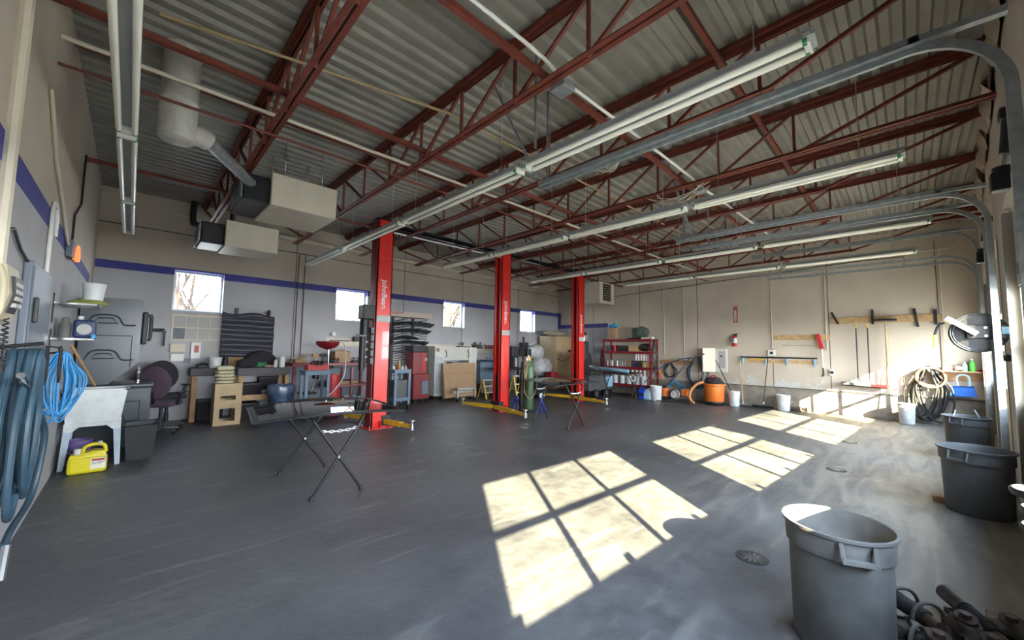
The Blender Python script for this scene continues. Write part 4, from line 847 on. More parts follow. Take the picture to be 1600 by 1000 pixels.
def clutter(name, lab, cat, c, sz, mat, seed, grp=None):
    R = random.Random(seed); mb = MB(); c = V(c)
    for k in range(5):
        p = c+V((R.uniform(-.4, .4)*sz[0], R.uniform(-.3, .3)*sz[1], sz[2]*.35)); d = (sz[0]*R.uniform(.3, .6), sz[1]*R.uniform(.3, .7), sz[2]*R.uniform(.35, .7)); p.z = c.z+d[2]/2
        mb.cb(p, d, R.uniform(-.5, .5), bev=.008)
    for k in range(3): p = c+V((R.uniform(-.4, .4)*sz[0], 0, .045)); mb.tube([p, p+V((.05, .02, sz[2]*.9)), p+V((R.uniform(-.1, .15), .0, sz[2]*.5))], .012, 6, sub=3)
    return tag(mb.build(name, _M[mat]), lab, cat, grp)
clutter('cordless_drill', 'brown and black power tools at the left of the red workbench', 'power tool', (3.15, 11.1, tz), (.34, .25, .16), 'kraft_dark', 3)
def drill(x, lab, mat):
    t = T('cordless_drill', lab, 'drill', (x, 11.05, tz)); MB().box((x-.05, 11.0, tz), (x+.05, 11.12, tz+.05), .008).build('battery', _M['black_plastic'], t)
    MB().bar((x, 11.06, tz+.05), (x-.01, 11.06, tz+.17), .035, .05).build('grip', _M[mat], t); MB().cyl((x-.09, 11.06, tz+.20), (x+.06, 11.06, tz+.20), .04).build('motor_housing', _M[mat], t); MB().cyl((x+.06, 11.06, tz+.20), (x+.12, 11.06, tz+.20), .022).build('chuck', _M['black_metal'], t)
drill(3.55, 'tan cordless drill standing upright on the red workbench', 'pine'); drill(3.76, 'black cordless drill right of the tan one', 'black_plastic')
clutter('socket_tray', 'dark socket tray and loose tools in the middle of the red workbench', 'tools', (3.95, 10.95, tz), (.30, .25, .09), 'black_metal', 6)
clutter('tool_heap', 'heap of black tools at the right of the red workbench', 'tools', (4.65, 11.05, tz), (.36, .25, .10), 'black_metal', 7)
t = T('wall_shelf', 'white wall shelf above the red workbench', 'shelf', (4.4, 11.5, 1.74)); (x0, _, z1), (x1, _, z0) = (3.960, 11.500, 1.955), (4.982, 11.500, 1.719)
MB().box((x0, 11.58, z0), (x1, 11.60, z1)).build('backboard', _M['cream_enamel'], t); MB().box((x0, 11.38, (z0+z1)/2-.01), (x1, 11.58, (z0+z1)/2+.01)).build('board', _M['white_paint'], t)
zs = (z0+z1)/2+.01
t = T('black_case', 'black case on the right end of the wall shelf', 'case', (x1-.15, 11.48, zs)); MB().box((x1-.28, 11.40, zs), (x1-.01, 11.56, zs+.15), .01).build('body', _M['black_plastic'], t); MB().tube([(x1-.2, 11.48, zs+.15), (x1-.19, 11.48, zs+.21), (x1-.12, 11.48, zs+.21), (x1-.11, 11.48, zs+.15)], .012, 8, sub=3).build('handle', _M['black_plastic'], t)
tag(MB().box((x0+.08, 11.42, zs), (x0+.6, 11.5, zs+.03)).build('long_tool', _M['black_metal']), 'long black tool lying on the wall shelf', 'tool')
tag(MB().lathe([(.0, 0), (.06, .0), (.06, .05), (0, .05)], (0, 0, 0), 20).xf(Matrix.Translation((4.148, 11.550, 2.054)) @ Matrix.Rotation(PI/2, 4, 'X')).build('round_clock', _M['white_paint']), 'small round white fitting on the wall above the shelf', 'fitting')
# ------------------------------------------------------------ windshield stands
def stand(lab, near, far, zn, zf, bow=0.):
    """two crossed tube frames: near/far = (xl, xr, y) of the feet"""
    xl, xr, yn = near; fl, fr, yf = far
    t = T('windshield_stand', lab, 'stand', ((xl+xr)/2, (yn+yf)/2, 0), 'black folding windshield stands')
    for a, b, fa, fb_, k in ((xl, xr+.04, fl, fr+.04, 0), (xr, xl-.04, fr, fl-.04, 1)):
        s = 1 if b > a else -1
        def top(x, y, z, dy): return [V((x-s*.12, y, z-.20)), V((x-s*.03, y+dy*.03, z-.05)), V((x, y+dy*.12, z))]
        p = [V((a, yn-.012*k, .02))]+top(b, yn, zn, 1)
        q = [V((fa, yf+.012*k, .02))]+top(fb_, yf, zf, -1)
        MB().tube(p+q[::-1], .016, 10, sub=1).build('tube_frame', _M['black_metal'], t)
        for f_ in (p[0], q[0]): MB().cyl((f_.x, f_.y, 0), (f_.x+s*.01, f_.y, .05), .024, n=12).build('rubber_foot', _M['dark_rubber'], t)
    for (x0, x1, yy, zz) in ((xl, xr, yn, zn), (fl, fr, yf, zf)):
        ch = MB(); za = zz*.80; n_ = 9; xa = x0+.02+(x1-x0)*.10; xb = x1-.02-(x1-x0)*.10
        for k in range(n_):
            u = (k+.5)/n_; c_ = V((xa+(xb-xa)*u, yy, za-.018*math.sin(PI*u))); l_ = (xb-xa)/n_*.62
            ring = [c_+V((l_*math.cos(a_), (.012*math.sin(a_) if k % 2 else 0), (0 if k % 2 else .012*math.sin(a_)))) for a_ in [2*PI*i/10 for i in range(10)]]
            ch.tube(ring, .0055, 5, closed=True)
        ch.build('chain', _M['chain_white'], t)
        MB().cyl(((x0+x1)/2, yy-.02, zz*.47), ((x0+x1)/2, yy+.02, zz*.47), .016, n=10).build('pivot_bolt', _M['chrome'], t)
    return t
def windshield(lab, pts, z, zt=None, bow=.05, extra=None, mat='tinted_glass'):
    """curved automotive glass: 4 corners (x,y,z) bl, br, tr, tl"""
    bl, br, tr, tl = [V(p) for p in pts]; cx = sum((p for p in (bl, br, tr, tl)), V((0, 0, 0)))/4
    t = T('car_windshield', lab, 'car windshield', (cx.x, cx.y, cx.z)); nx, ny = 24, 12
    def P(u, v_, off=0):
        p = bl.lerp(br, u).lerp(tl.lerp(tr, u), v_); k = (2*u-1)**2
        p = p+(tl-bl).normalized()*(.10*(1-k)*(v_-.5)*2*.7); p.z += bow*(1-k)-bow*.6+.02*(1-(2*v_-1)**2)+off; return p
    vs = [P(i/nx, j/ny) for j in range(ny+1) for i in range(nx+1)]+[P(i/nx, j/ny, -.006) for j in range(ny+1) for i in range(nx+1)]
    o_ = (nx+1)*(ny+1); fs = []
    for j in range(ny):
        for i in range(nx):
            a = j*(nx+1)+i; fs += [(a, a+1, a+nx+2, a+nx+1), (o_+a+nx+1, o_+a+nx+2, o_+a+1, o_+a)]
    g = MB().add(vs, fs, True).build('glass', _M[mat], t)
    edge = [P(i/nx, 0, -.003) for i in range(nx+1)]+[P(1, j/ny, -.003) for j in range(1, ny+1)]+[P(1-i/nx, 1, -.003) for i in range(1, nx+1)]+[P(0, 1-j/ny, -.003) for j in range(1, ny)]
    MB().tube(edge, .009, 6, closed=True).build('black_edge', _M['black_plastic'], t)
    # ceramic band just inside the rim
    bd = MB(); w = .055
    for (a, b) in (((0, 0), (1, w)), ((0, 1-w), (1, 1)), ((0, w), (w*.7, 1-w)), ((1-w*.7, w), (1, 1-w))):
        m_ = 20; q = [[P(a[0]+(b[0]-a[0])*i/m_, a[1]+(b[1]-a[1])*j/4, .003) for i in range(m_+1)] for j in range(5)]
        bd.add([p for r in q for p in r], [(j*(m_+1)+i, j*(m_+1)+i+1, (j+1)*(m_+1)+i+1, (j+1)*(m_+1)+i) for j in range(4) for i in range(m_)], True)
    bd.build('ceramic_band', _M['black_plastic'], t)
    return t, P
stand('black windshield stand nearest the camera, chains between its legs', (1.52, 2.08, 4.66), (1.50, 2.08, 5.85), .93, .93)
t, P = windshield('curved car windshield lying on the nearest black stand', [(.86, 4.32, .99), (2.30, 4.10, 1.0), (2.42, 5.42, 1.0), (1.02, 5.45, .99)], 1.0, bow=.035)
MB().tube([P(.35, .95, .02), P(.7, .97, .02)], .008, 6).build('wiper_strip', _M['black_plastic'], t)
stand('black windshield stand in the middle, beside the green gas cylinder', (6.83, 7.39, 5.21), (7.01, 7.54, 6.38), .95, .95)
t, P = windshield('car windshield with red stripes on the middle stand', [(6.10, 4.95, .99), (7.62, 4.95, 1.0), (8.0, 6.35, 1.0), (6.75, 6.45, .99)], 1.0, bow=.03)
for k in range(4): MB().tube([P(.70+k*.045, .15, .006), P(.78+k*.03, .5, .006), P(.74+k*.05, .9, .006)], .008, 6).build('red_tape', _M['red_paint'], t)
stand('black windshield stand farthest from the camera, before the red shelving', (11.67, 12.20, 6.40), (11.91, 12.34, 7.54), .93, .93)
t = T('car_bumper', 'pale blue and black car trim panel lying on the farthest stand', 'car part', (12.0, 7.0, .98))
MB().prism([(11.55, 6.2, .96), (12.30, 6.2, .96), (12.55, 7.3, .96), (12.2, 8.05, .96), (11.6, 7.9, .96), (11.5, 7.0, .96)], (0, 0, .02)).build('dark_panel', _M['black_plastic'], t)
MB().tube([(11.75, 6.5, 1.03), (11.7, 7.0, 1.07), (11.85, 7.5, 1.08), (12.0, 7.9, 1.06)], .06, 10, sub=4).build('blue_film', _M['light_blue'], t)
MB().tube([(11.65, 7.6, 1.04), (11.8, 8.0, 1.12), (12.1, 8.1, 1.12)], .05, 10, sub=4).build('silver_trim', _M['bare_steel'], t)

# ------------------------------------------------------------ glass rack, tool cabinet, machines along the window wall
t = T('glass_rack', 'black steel rack with rows of slanted pins holding car glass', 'rack', (6.0, 11.0, 0))
yr = 11.05
for px_, x0 in ((0, (5.695, 11.050, 1.364)[0]), (1, (6.391, 11.050, 1.361)[0])):
    MB().box((x0-.04, yr-.03, .05), (x0+.04, yr+.03, 2.62)).build('post', _M['black_metal'], t)
    for k in range(12 if px_ else 0, 24): MB().cyl((x0+.03, yr-.03, .85+k*.072), (x0+.33, yr-.32, .92+k*.072), .011, n=6).build('pin', _M['black_metal'], t)
    MB().box((x0-.05, yr-.35, 0), (x0+.05, yr+.3, .06)).build('foot', _M['black_metal'], t)
xa, xb = (5.695, 11.050, 1.364)[0], (6.391, 11.050, 1.361)[0]
for zz in (1.0, 1.55, 2.2): MB().box((xa, yr, zz), (xb, yr+.03, zz+.05)).build('cross_bar', _M['black_metal'], t)
for k, (z0, dx, ln) in enumerate(((2.36, .55, 1.1), (2.14, .45, .95), (1.92, .2, .3), (1.78, .2, .9))):
    mb = MB(); n_ = 14
    vs = [(xa-.15+dx*.2+(xb-xa+ln*.6)*i/n_, yr-.05-.28*j, z0+.10*j+.06*math.sin(PI*i/n_)) for j in (0, 1) for i in range(n_+1)]
    vs += [(x, y, z-.012) for x, y, z in vs]; m_ = 2*(n_+1)
    fs = [(i, i+1, n_+2+i, n_+1+i) for i in range(n_)]+[(m_+n_+1+i, m_+n_+2+i, m_+i+1, m_+i) for i in range(n_)]+[(i, m_+i, m_+i+1, i+1) for i in range(n_)]+[(n_+1+i+1, m_+n_+2+i, m_+n_+1+i, n_+1+i) for i in range(n_)]
    tag(mb.add(vs, fs, True).build('car_glass', M('glass_sheet', (.05, .065, .07), .12)), ['topmost curved car glass sheet stored in the black pin rack', 'second car glass sheet from the top in the black pin rack', 'third car glass sheet from the top in the black pin rack', 'lowest curved car glass sheet stored in the black pin rack'][k], 'car glass', 'car glass in the rack')
t = T('long_carton', 'long pale carton with red lettering on top of the glass rack', 'box', (6.1, 11.1, 2.63))
cx0, cx1 = (5.348, 10.800, 2.693)[0], (6.942, 10.800, 2.604)[0]
MB().box((cx0, 10.82, 2.64), (cx1, 11.15, 2.80), .004).build('carton', M('carton_pale', (.55, .46, .38), .8), t)
text('lettering', 'Sunr', .27, 'red_paint', t, (cx0+.36, 10.815, 2.76), (1, 0, 0), (0, 0, 1), sy=.6)
# bottles on the right cart
for k, (x, y, r, h, m_, cp_, lb_) in enumerate(((5.22, 9.95, .035, .20, 'white_plastic', 'navy', 'white bottle at the left of the right grey cart'), (5.32, 9.9, .03, .24, 'red_paint', 'black_plastic', 'red bottle on the right grey cart'), (5.44, 9.88, .04, .16, 'white_plastic', 'white_plastic', 'short white bottle in the middle of the right grey cart'), (5.55, 9.9, .04, .18, 'paper', 'white_plastic', 'pale bottle at the right end of the right grey cart'), (5.50, 10.15, .02, .34, 'yellow', 'yellow', 'thin yellow can at the back of the right grey cart'), (5.38, 10.15, .04, .2, 'dark_green', 'black_plastic', 'dark green bottle at the back of the right grey cart'))):
    bottle(x, y, 1.03, r, h, m_, lb_, cap=cp_)
t = T('tool_cabinet', 'dark red rolling tool cabinet with a black lidded top', 'tool cabinet', (6.7, 11.0, 0))
x0, x1 = (6.344, 10.800, 0.578)[0], (6.920, 10.800, 0.549)[0]
MB().box((x0, 10.8, .10), (x1, 11.35, .88), .01).box((x0, 10.86, .88), (x1-.08, 11.35, 1.56), .01).build('body', _M['dark_red'], t)
MB().box((x0+.30, 10.79, .24), (x1-.05, 10.80, .66)).build('opening', _M['blue_grey'], t); MB().box((x0+.30, 10.85, .95), (x1-.12, 10.86, 1.50)).build('door', _M['red_paint'], t)
MB().box((x0+.40, 10.84, 1.28), (x0+.52, 10.85, 1.38)).build('label_plate', _M['paper'], t)
MB().box((x0-.02, 10.84, 1.56), (x1-.06, 11.37, 1.76), .02).build('lid', _M['black_plastic'], t)
for xx in (x0+.06, x1-.06):
    for yy in (10.86, 11.28): MB().cyl((xx-.02, yy, .05), (xx+.02, yy, .05), .05, n=14).build('caster', _M['black_plastic'], t)
t = T('white_machine', 'tall off-white steel machine cabinet behind the cardboard sheets', 'machine', (8.1, 11.2, 0))
m_ = M('machine_white', (.55, .55, .50), .45, var=.08)
(x0, _, z1), (x1, _, z0) = (7.225, 11.000, 1.759), (9.012, 11.000, 0.291)
MB().box((x0, 11.0, .12), (x0+.36, 11.4, z1), .01).build('left_column', m_, t); MB().box((x1-.36, 11.0, .12), (x1, 11.4, z1-.02), .01).build('right_column', m_, t)
MB().box((x0+.36, 11.02, 1.28), (x1-.36, 11.4, z1-.01), .01).build('upper_panel', m_, t); MB().box((x0+.36, 11.04, .4), (x1-.36, 11.4, 1.20), .01).build('lower_panel', _M['white_paint'], t)
MB().box((x0+.04, 10.99, .2), (x0+.30, 11.0, 1.4)).build('column_window', M('window_pale', (.36, .42, .45), .4), t); MB().box((x0+.16, 10.985, .2), (x0+.18, 10.99, 1.4)).build('column_rod', _M['bare_steel'], t)
MB().cyl((x0+.11, 10.985, z1-.12), (x0+.11, 11.0, z1-.12), .07, n=20).build('gauge', _M['kraft_dark'], t)
for s in (0, 1): MB().tube([(x0+.42+s*(x1-x0-.84), 11.0, 1.38), (x0+.42+s*(x1-x0-.84)+.03, 10.96, 1.45), (x0+.42+s*(x1-x0-.84), 11.0, 1.65)], .012, 6, sub=3).build('handle', _M['black_metal'], t)
MB().box((x0+.5, 11.0, 1.08), (x0+.7, 11.03, 1.24), .01).build('valve_block', _M['black_metal'], t)
for xx in (x0+.05, x1-.05): MB().box((xx-.05, 11.0, 0), (xx+.05, 11.35, .12)).build('foot', _M['black_metal'], t)
def card(lab, a, b, y, lean=.12):
    (x0, _, z1), (x1, _, z0) = a, b; z0 = max(z0, .02)
    mb = MB().prism([(x0, y, z0), (x1, y, z0), (x1, y+lean, z1), (x0, y+lean, z1)], (0, .04, 0)); mb.prism([(x0, y+.05, z0), (x0+.03, y+.05, z0), (x0+.03, y+.09+lean, z1-.02), (x0, y+.09+lean, z1-.02)], (0, .02, 0))
    return tag(mb.build('cardboard_sheet', _M['cardboard']), lab, 'cardboard')
card('taller sheet of brown cardboard leaning on the white machine', (7.437, 10.800, 1.193), (8.798, 10.800, 0.051), 10.76, .07)
card('front sheet of brown cardboard, lower, before the taller one', (7.386, 10.600, 0.850), (8.721, 10.600, 0.075), 10.60, .08)
t = T('wheel_dolly', 'silver wheel dolly with casters before the cardboard sheets', 'dolly', (8.0, 10.3, 0))
(x0, _, z1), (x1, _, z0) = (7.563, 10.300, 0.431), (8.335, 10.300, 0.152)
for yy, zz in ((10.2, z1), (10.42, z1-.12)): MB().box((x0, yy-.02, zz-.08), (x1, yy+.02, zz), .008).build('rail', _M['bare_steel'], t)
for xx in (x0+.03, x1-.03):
    MB().box((xx-.03, 10.18, .08), (xx+.03, 10.44, .13)).box((xx-.03, 10.18, .1), (xx+.03, 10.22, z1)).build('side_bracket', _M['bare_steel'], t)
    for yy in (10.2, 10.42): MB().cyl((xx-.015, yy, .045), (xx+.015, yy, .045), .045, n=14).build('caster', _M['black_plastic'], t)
(x0, _, z1), (x1, _, z0) = (7.187, 11.450, 1.821), (11.687, 11.450, 1.642)
t = T('long_wall_shelf', 'long white shelf running along the window wall behind the red post', 'shelf', ((x0+x1)/2, 11.45, z0)); MB().box((x0, 11.30, z0+.02), (x1, 11.59, z0+.05)).build('board', _M['white_paint'], t); MB().box((x0, 11.58, z0-.1), (x1, 11.60, z1)).build('backboard', _M['cream_enamel'], t)
sz = z0+.05
for k, x in enumerate([x0+2.65+.14*i for i in range(5)]):
    t = T('paint_can', ['leftmost red-labelled can on the long wall shelf', 'second red-labelled can from the left on the long wall shelf', 'middle red-labelled can on the long wall shelf', 'fourth red-labelled can from the left on the long wall shelf', 'rightmost red-labelled can on the long wall shelf, by the post'][k], 'can', (x, 11.42, sz), 'red cans on the long wall shelf')
    MB().cyl((x, 11.42, sz), (x, 11.42, sz+.16), .06, n=18).build('body', _M['dark_red'], t); MB().cyl((x, 11.42, sz+.155), (x, 11.42, sz+.17), .062, n=18).build('lid', _M['bare_steel'], t)
clutter('cable_heap', 'heap of black cables on the long wall shelf above the machine', 'cables', (x0+1.5, 11.42, sz), (.5, .2, .2), 'black_plastic', 21)
clutter('cable_heap', 'second heap of black tools on the long wall shelf by the window', 'cables', (x0+2.1, 11.42, sz), (.5, .2, .22), 'black_metal', 22)
t = T('grey_cabinet', 'low blue-grey bench cluttered with tools behind the middle red post', 'bench', (9.6, 11.1, 0)); MB().box((9.02, 10.8, .45), (10.6, 11.45, 1.20), .01).build('body', _M['blue_grey'], t); MB().box((9.0, 10.78, 1.18), (10.62, 11.47, 1.23), .01).build('top', _M['panel_blue'], t)
for xx in (9.06, 10.5): MB().box((xx, 10.85, 0), (xx+.06, 11.4, .45)).build('leg', _M['black_metal'], t)
clutter('tool_heap', 'blue and silver tools on the low bench behind the middle post', 'tools', (9.6, 11.0, 1.23), (.7, .3, .12), 'navy', 23)
def ladder(x, y, lab, w=.45, h=.62):
    t = T('step_ladder', lab, 'ladder', (x, y, 0), 'yellow step stools'); 
    for s in (0, 1):
        MB().bar((x+s*w, y-.22, 0), (x+s*w-.04*s+.02*(1-s), y, h), .03, .05).build('rail', M('ladder_yellow', (.75, .50, .06), .4), t); MB().bar((x+s*w, y+.25, 0), (x+s*w, y+.02, h), .025).build('rear_leg', _M['ladder_yellow'], t)
    for k in range(1, 3): MB().box((x, y-.24+k*.075, k*h/3-.015), (x+w, y-.14+k*.075, k*h/3+.015)).build('step', _M['white_paint'], t)
    MB().box((x-.01, y-.10, h-.01), (x+w+.01, y+.08, h+.025), .01).build('top_step', _M['white_paint'], t)
ladder(8.72, 10.3, 'yellow-railed step stool left of the middle red post')
ladder(9.2, 9.3, 'yellow-railed step ladder right of the middle red post', .40, .80)

# gas cylinder with hoses
t = T('gas_cylinder', 'tall green gas cylinder with brass gauges and looped hoses', 'gas cylinder', (7.96, 7.42, 0))
MB().lathe([(.125, .0), (.13, .02), (.13, 1.08), (.12, 1.17), (.085, 1.25), (.05, 1.29), (.045, 1.33)], (7.96, 7.42, .06), 26).build('cylinder', _M['cylinder_green'], t)
MB().cyl((7.96, 7.42, 1.38), (7.96, 7.42, 1.50), .03).box((7.86, 7.39, 1.44), (8.02, 7.45, 1.48)).build('valve', M('brass', (.5, .33, .08), .35, .8), t)
for dx, dz in ((-.10, 1.50), (-.17, 1.43)): MB().cyl((7.96+dx, 7.38, dz), (7.96+dx, 7.34, dz), .035, n=16).build('gauge', _M['chrome'], t)
MB().tube([(7.80, 7.36, 1.42), (7.70, 7.34, 1.3), (7.66, 7.3, .95), (7.60, 7.25, .60), (7.72, 7.2, .40), (7.95, 7.2, .50), (8.12, 7.25, .85), (8.05, 7.28, 1.05)], .012, 8, sub=6).build('dark_hose', _M['kraft_dark'], t)
MB().tube([(7.84, 7.34, 1.40), (7.72, 7.3, 1.2), (7.68, 7.28, .9), (7.74, 7.28, 1.2), (7.80, 7.3, 1.32)], .013, 8, sub=6).build('yellow_hose', _M['brass_dull'], t)
MB().box((7.82, 7.35, 0), (8.10, 7.60, .05), .01).bar((7.80, 7.56, .02), (7.80, 7.56, 1.35), .025).bar((8.12, 7.56, .02), (8.12, 7.56, 1.35), .025).build('trolley', _M['black_metal'], t)
tag(MB().lathe([(.06, 0), (.065, .02), (.065, .98), (.03, 1.1), (.02, 1.2)], (7.83, 7.58, .0), 20).build('dark_cylinder', _M['black_metal']), 'narrow dark cylinder standing behind the green gas cylinder', 'gas cylinder')
def jack_stand(x, y, lab):
    t = T('jack_stand', lab, 'jack stand', (x, y, 0), 'blue jack stands'); m_ = M('jack_blue', (.01, .06, .50), .35)
    for sx in (-1, 1):
        for sy in (-1, 1): MB().bar((x+sx*.10, y+sy*.10, 0), (x+sx*.025, y+sy*.025, .27), .04, .012).build('leg', m_, t)
    MB().box((x-.035, y-.035, .22), (x+.035, y+.035, .31)).build('collar', m_, t); MB().box((x-.02, y-.02, .31), (x+.02, y+.02, .38)).box((x-.05, y-.025, .37), (x+.05, y+.025, .40)).build('saddle', m_, t)
jack_stand(7.86, 7.80, 'blue jack stand left of the green gas cylinder')
jack_stand(8.02, 7.02, 'blue jack stand right of the green gas cylinder')
# milling head / tire machine and wrapped heap
t = T('bench_machine', 'black bench drill machine with a column and dials behind the gas cylinder', 'machine', (9.9, 9.7, 0))
MB().box((9.1, 9.5, .98), (10.32, 10.2, 1.06), .01).build('table_top', _M['black_metal'], t)
for xx in (9.12, 10.24):
    for yy in (9.55, 10.1): MB().box((xx, yy, 0), (xx+.06, yy+.06, .98)).build('table_leg', _M['black_metal'], t)
MB().box((9.66, 9.75, 1.06), (9.90, 10.0, 1.45), .01).box((9.55, 9.7, 1.45), (10.0, 9.95, 1.80), .02).build('head', _M['black_plastic'], t)
MB().cyl((10.2, 9.8, 1.06), (10.2, 9.8, 2.15), .04).box((10.06, 9.68, 1.70), (10.34, 9.9, 1.95), .02).build('column', _M['black_metal'], t)
MB().cyl((10.0, 9.66, 1.62), (10.0, 9.72, 1.62), .16, n=24).build('handwheel', _M['black_metal'], t); MB().box((10.15, 9.55, 1.45), (10.36, 9.8, 1.72), .02).build('arm', _M['black_plastic'], t)
for k in range(4): MB().box((9.74, 9.74, 1.10+k*.08), (9.82, 9.75, 1.15+k*.08)).build('dial', _M['white_plastic'], t)
t = T('red_engine', 'red and black engine on a trolley under the bench machine', 'engine', (9.8, 9.4, 0)); MB().box((9.5, 9.15, .35), (9.95, 9.45, .72), .03).build('block', _M['dark_red'], t); MB().ball((10.15, 9.3, .55), .2, lump=.15, seed=2).build('housing', _M['black_plastic'], t)
MB().tube([(9.6, 9.1, .8), (9.4, 9.1, .95), (9.55, 9.1, 1.1), (9.8, 9.1, .95)], .02, 8, sub=4).build('red_hose', _M['red_paint'], t)
MB().box((9.5, 9.15, .12), (10.4, 9.45, .35)).build('trolley', _M['black_metal'], t)
for xx in (9.58, 10.3): MB().cyl((xx, 9.12, .09), (xx, 9.16, .09), .09, n=18).build('wheel', _M['white_plastic'], t)
t.location = (9.92, 9.4, 0)
t = T('wrapped_heap', 'bulging heap wrapped in crumpled grey plastic beside the plywood crate', 'plastic bag', (11.0, 9.6, .7))
MB().ball((10.75, 9.75, 1.62), .42, squash=(1.05, .7, .72), lump=.07, seed=1).build('upper_bundle', _M['fabric_grey'], t); MB().ball((10.95, 9.6, 1.08), .44, squash=(1.1, .7, .85), lump=.07, seed=6).build('lower_bundle', _M['fabric_grey'], t)
MB().box((10.6, 9.4, .0), (11.3, 9.9, .10)).box((10.7, 9.45, .1), (11.2, 9.85, .72), .02).build('pallet', _M['black_plastic'], t)
t = T('plywood_crate', 'tall plywood box standing in the corner behind the right red post', 'crate', (13, 10.9, 0))
(x0, _, z1), (x1, _, _z) = (12.880, 10.500, 2.288), (14.013, 10.500, 0.210)
MB().box((x0, 10.5, .02), (x1, 11.4, z1), .006).build('panels', _M['plywood'], t)
MB().box((x0+.55, 10.49, .02), (x0+.62, 10.5, z1)).build('batten', _M['pine'], t); MB().box((x0, 10.49, z1*.45), (x0+.9, 10.5, z1*.45+.03)).build('seam', _M['old_wood'], t)
MB().tube([(x0+.1, 10.45, 1.32), (x0+.4, 10.4, 1.22), (x0+.75, 10.42, 1.32), (x0+1.0, 10.44, 1.42)], .02, 8, sub=4).build('hanging_hose', _M['kraft_dark'], t)
MB().box((x0+.85, 10.4, 1.62), (x0+1.35, 10.49, 1.70), .01).build('small_ledge', _M['black_plastic'], t)
tag(MB().ball(((x0+x1)/2-.1, 10.9, z1+.125), .55, squash=(1.35, .6, .2), lump=.12, seed=9).build('canvas_bundle', _M['cloth_tan']), 'rolled tan canvas lying on top of the plywood crate', 'canvas')
# grey pressure washer and things near the right red post
t = T('pressure_washer', 'wide grey machine with wheels under the farthest windshield stand', 'machine', (12.6, 8.3, 0))
MB().box((11.9, 8.1, .22), (13.5, 8.9, .80), .05).build('housing', _M['grey_plastic'], t); MB().box((12.9, 7.98, .35), (13.25, 8.1, .75), .02).build('front_panel', _M['light_blue'], t); MB().box((11.9, 8.2, .08), (13.5, 8.8, .22)).build('chassis', _M['black_metal'], t)
for xx in (12.2, 12.9): MB().cyl((xx, 8.0, .14), (xx, 8.08, .14), .14, n=24).build('tire', _M['dark_rubber'], t); MB().cyl((xx, 7.99, .14), (xx, 8.0, .14), .08, n=18).build('hub', _M['bare_steel'], t)
tag(MB().ball((13.0, 9.2, 1.15), .48, squash=(.9, .8, 1.25), lump=.05, seed=12).build('covered_machine', _M['fabric_dark']), 'black-covered rounded shape behind the right red post', 'cover')
t = T('folding_table', 'dark folding table behind the middle stand', 'table', (11.0, 8.9, 0)); MB().box((10.2, 8.75, .66), (11.5, 9.25, .70), .01).build('top', _M['black_metal'], t)
for xx in (10.3, 11.4): MB().tube([(xx, 8.8, 0), (xx+.05, 8.9, .4), (xx-.05, 9.1, .66)], .014, 8).build('leg', _M['black_metal'], t)
t = T('dark_red_case', 'dark red case on the folding table behind the right post', 'case', (10.7, 9.0, .705)); MB().box((10.65, 8.85, .705), (11.0, 9.15, .92), .015).build('body', _M['dark_red'], t)
wbox('wall_outlet_box', 'pale framed box on the window wall right of the last post', 'box', (16.628, 11.580, 2.432), (17.379, 11.580, 1.955), .05, 'fixture_white')

# ------------------------------------------------------------ red shelving by the beige wall
XF, XB = 13.55, 14.15
yA = (13.550, 8.607, 1.389)[1]; yB = (13.550, 6.594, 1.445)[1]
zsh = [(13.550, 7.546, 0.452)[2], (13.550, 7.541, 1.103)[2], (13.550, 7.536, 1.686)[2], (13.550, 7.533, 2.149)[2]]
t = T('red_shelving', 'red steel shelving unit crowded with bottles, boxes and buckets', 'shelving', ((XF+XB)/2, (yA+yB)/2, 0))
for xx in (XF, XB-.05):
    for yy in (yB, yA-.05): MB().box((xx, yy, 0), (xx+.05, yy+.05, zsh[3]+.02)).build('post', _M['dark_red'], t)
for z in zsh: MB().box((XF+.005, yB+.01, z-.09), (XB-.005, yA-.01, z), .004).build('shelf', _M['dark_red'], t)
MB().bar((XF+.03, yB+.02, zsh[0]), (XB-.03, yB+.02, zsh[1]-.1), .02, .01).bar((XF+.03, yB+.02, zsh[2]), (XB-.03, yB+.02, zsh[1]-.0), .02, .01).build('side_brace', _M['dark_red'], t)
def yat(u): return yA-.06+(yB-yA+.12)*u
s1, s2, s3, s4 = zsh
for k in range(5):
    bucket(XF+.20, yat(.20+k*.155)-.02, .125, .30, 'white_plastic', ['leftmost white bucket on the bottom shelf of the red shelving', 'second white bucket from the left on the bottom red shelf', 'middle white bucket on the bottom red shelf', 'fourth white bucket from the left on the bottom red shelf', 'rightmost white bucket on the bottom shelf by the red upright'][k], grp='white buckets on the bottom shelf', z=s1, handle=False)
for k in range(4):
    bottle(XF+.10, yat(.62+k*.085), s1+.30+.01, .045, .27, 'pink_label', ['leftmost pink-labelled spray bottle standing on the bottom buckets', 'second pink-labelled spray bottle on the bottom buckets', 'third pink-labelled spray bottle on the bottom buckets', 'rightmost pink-labelled spray bottle on the bottom buckets'][k], cap='red_paint', name='spray_bottle', grp='spray bottles on the buckets', sprayer=True)
for k in range(8):
    bottle(XF+.12+.05*(k % 2), yat(.04+k*.058), s2, .042, .27, 'white_paint' if k % 3 else 'paper', ['first pale can from the left on the middle red shelf', 'second pale can from the left on the middle red shelf', 'third pale can from the left on the middle red shelf', 'fourth pale can from the left on the middle red shelf', 'fifth pale can from the left on the middle red shelf', 'sixth pale can from the left on the middle red shelf', 'seventh pale can from the left on the middle red shelf', 'eighth pale can from the left on the middle red shelf, beside the carton'][k], cap='white_plastic' if k % 2 else 'black_plastic', name='aerosol_can', cat='can', grp='pale cans on the middle shelf')
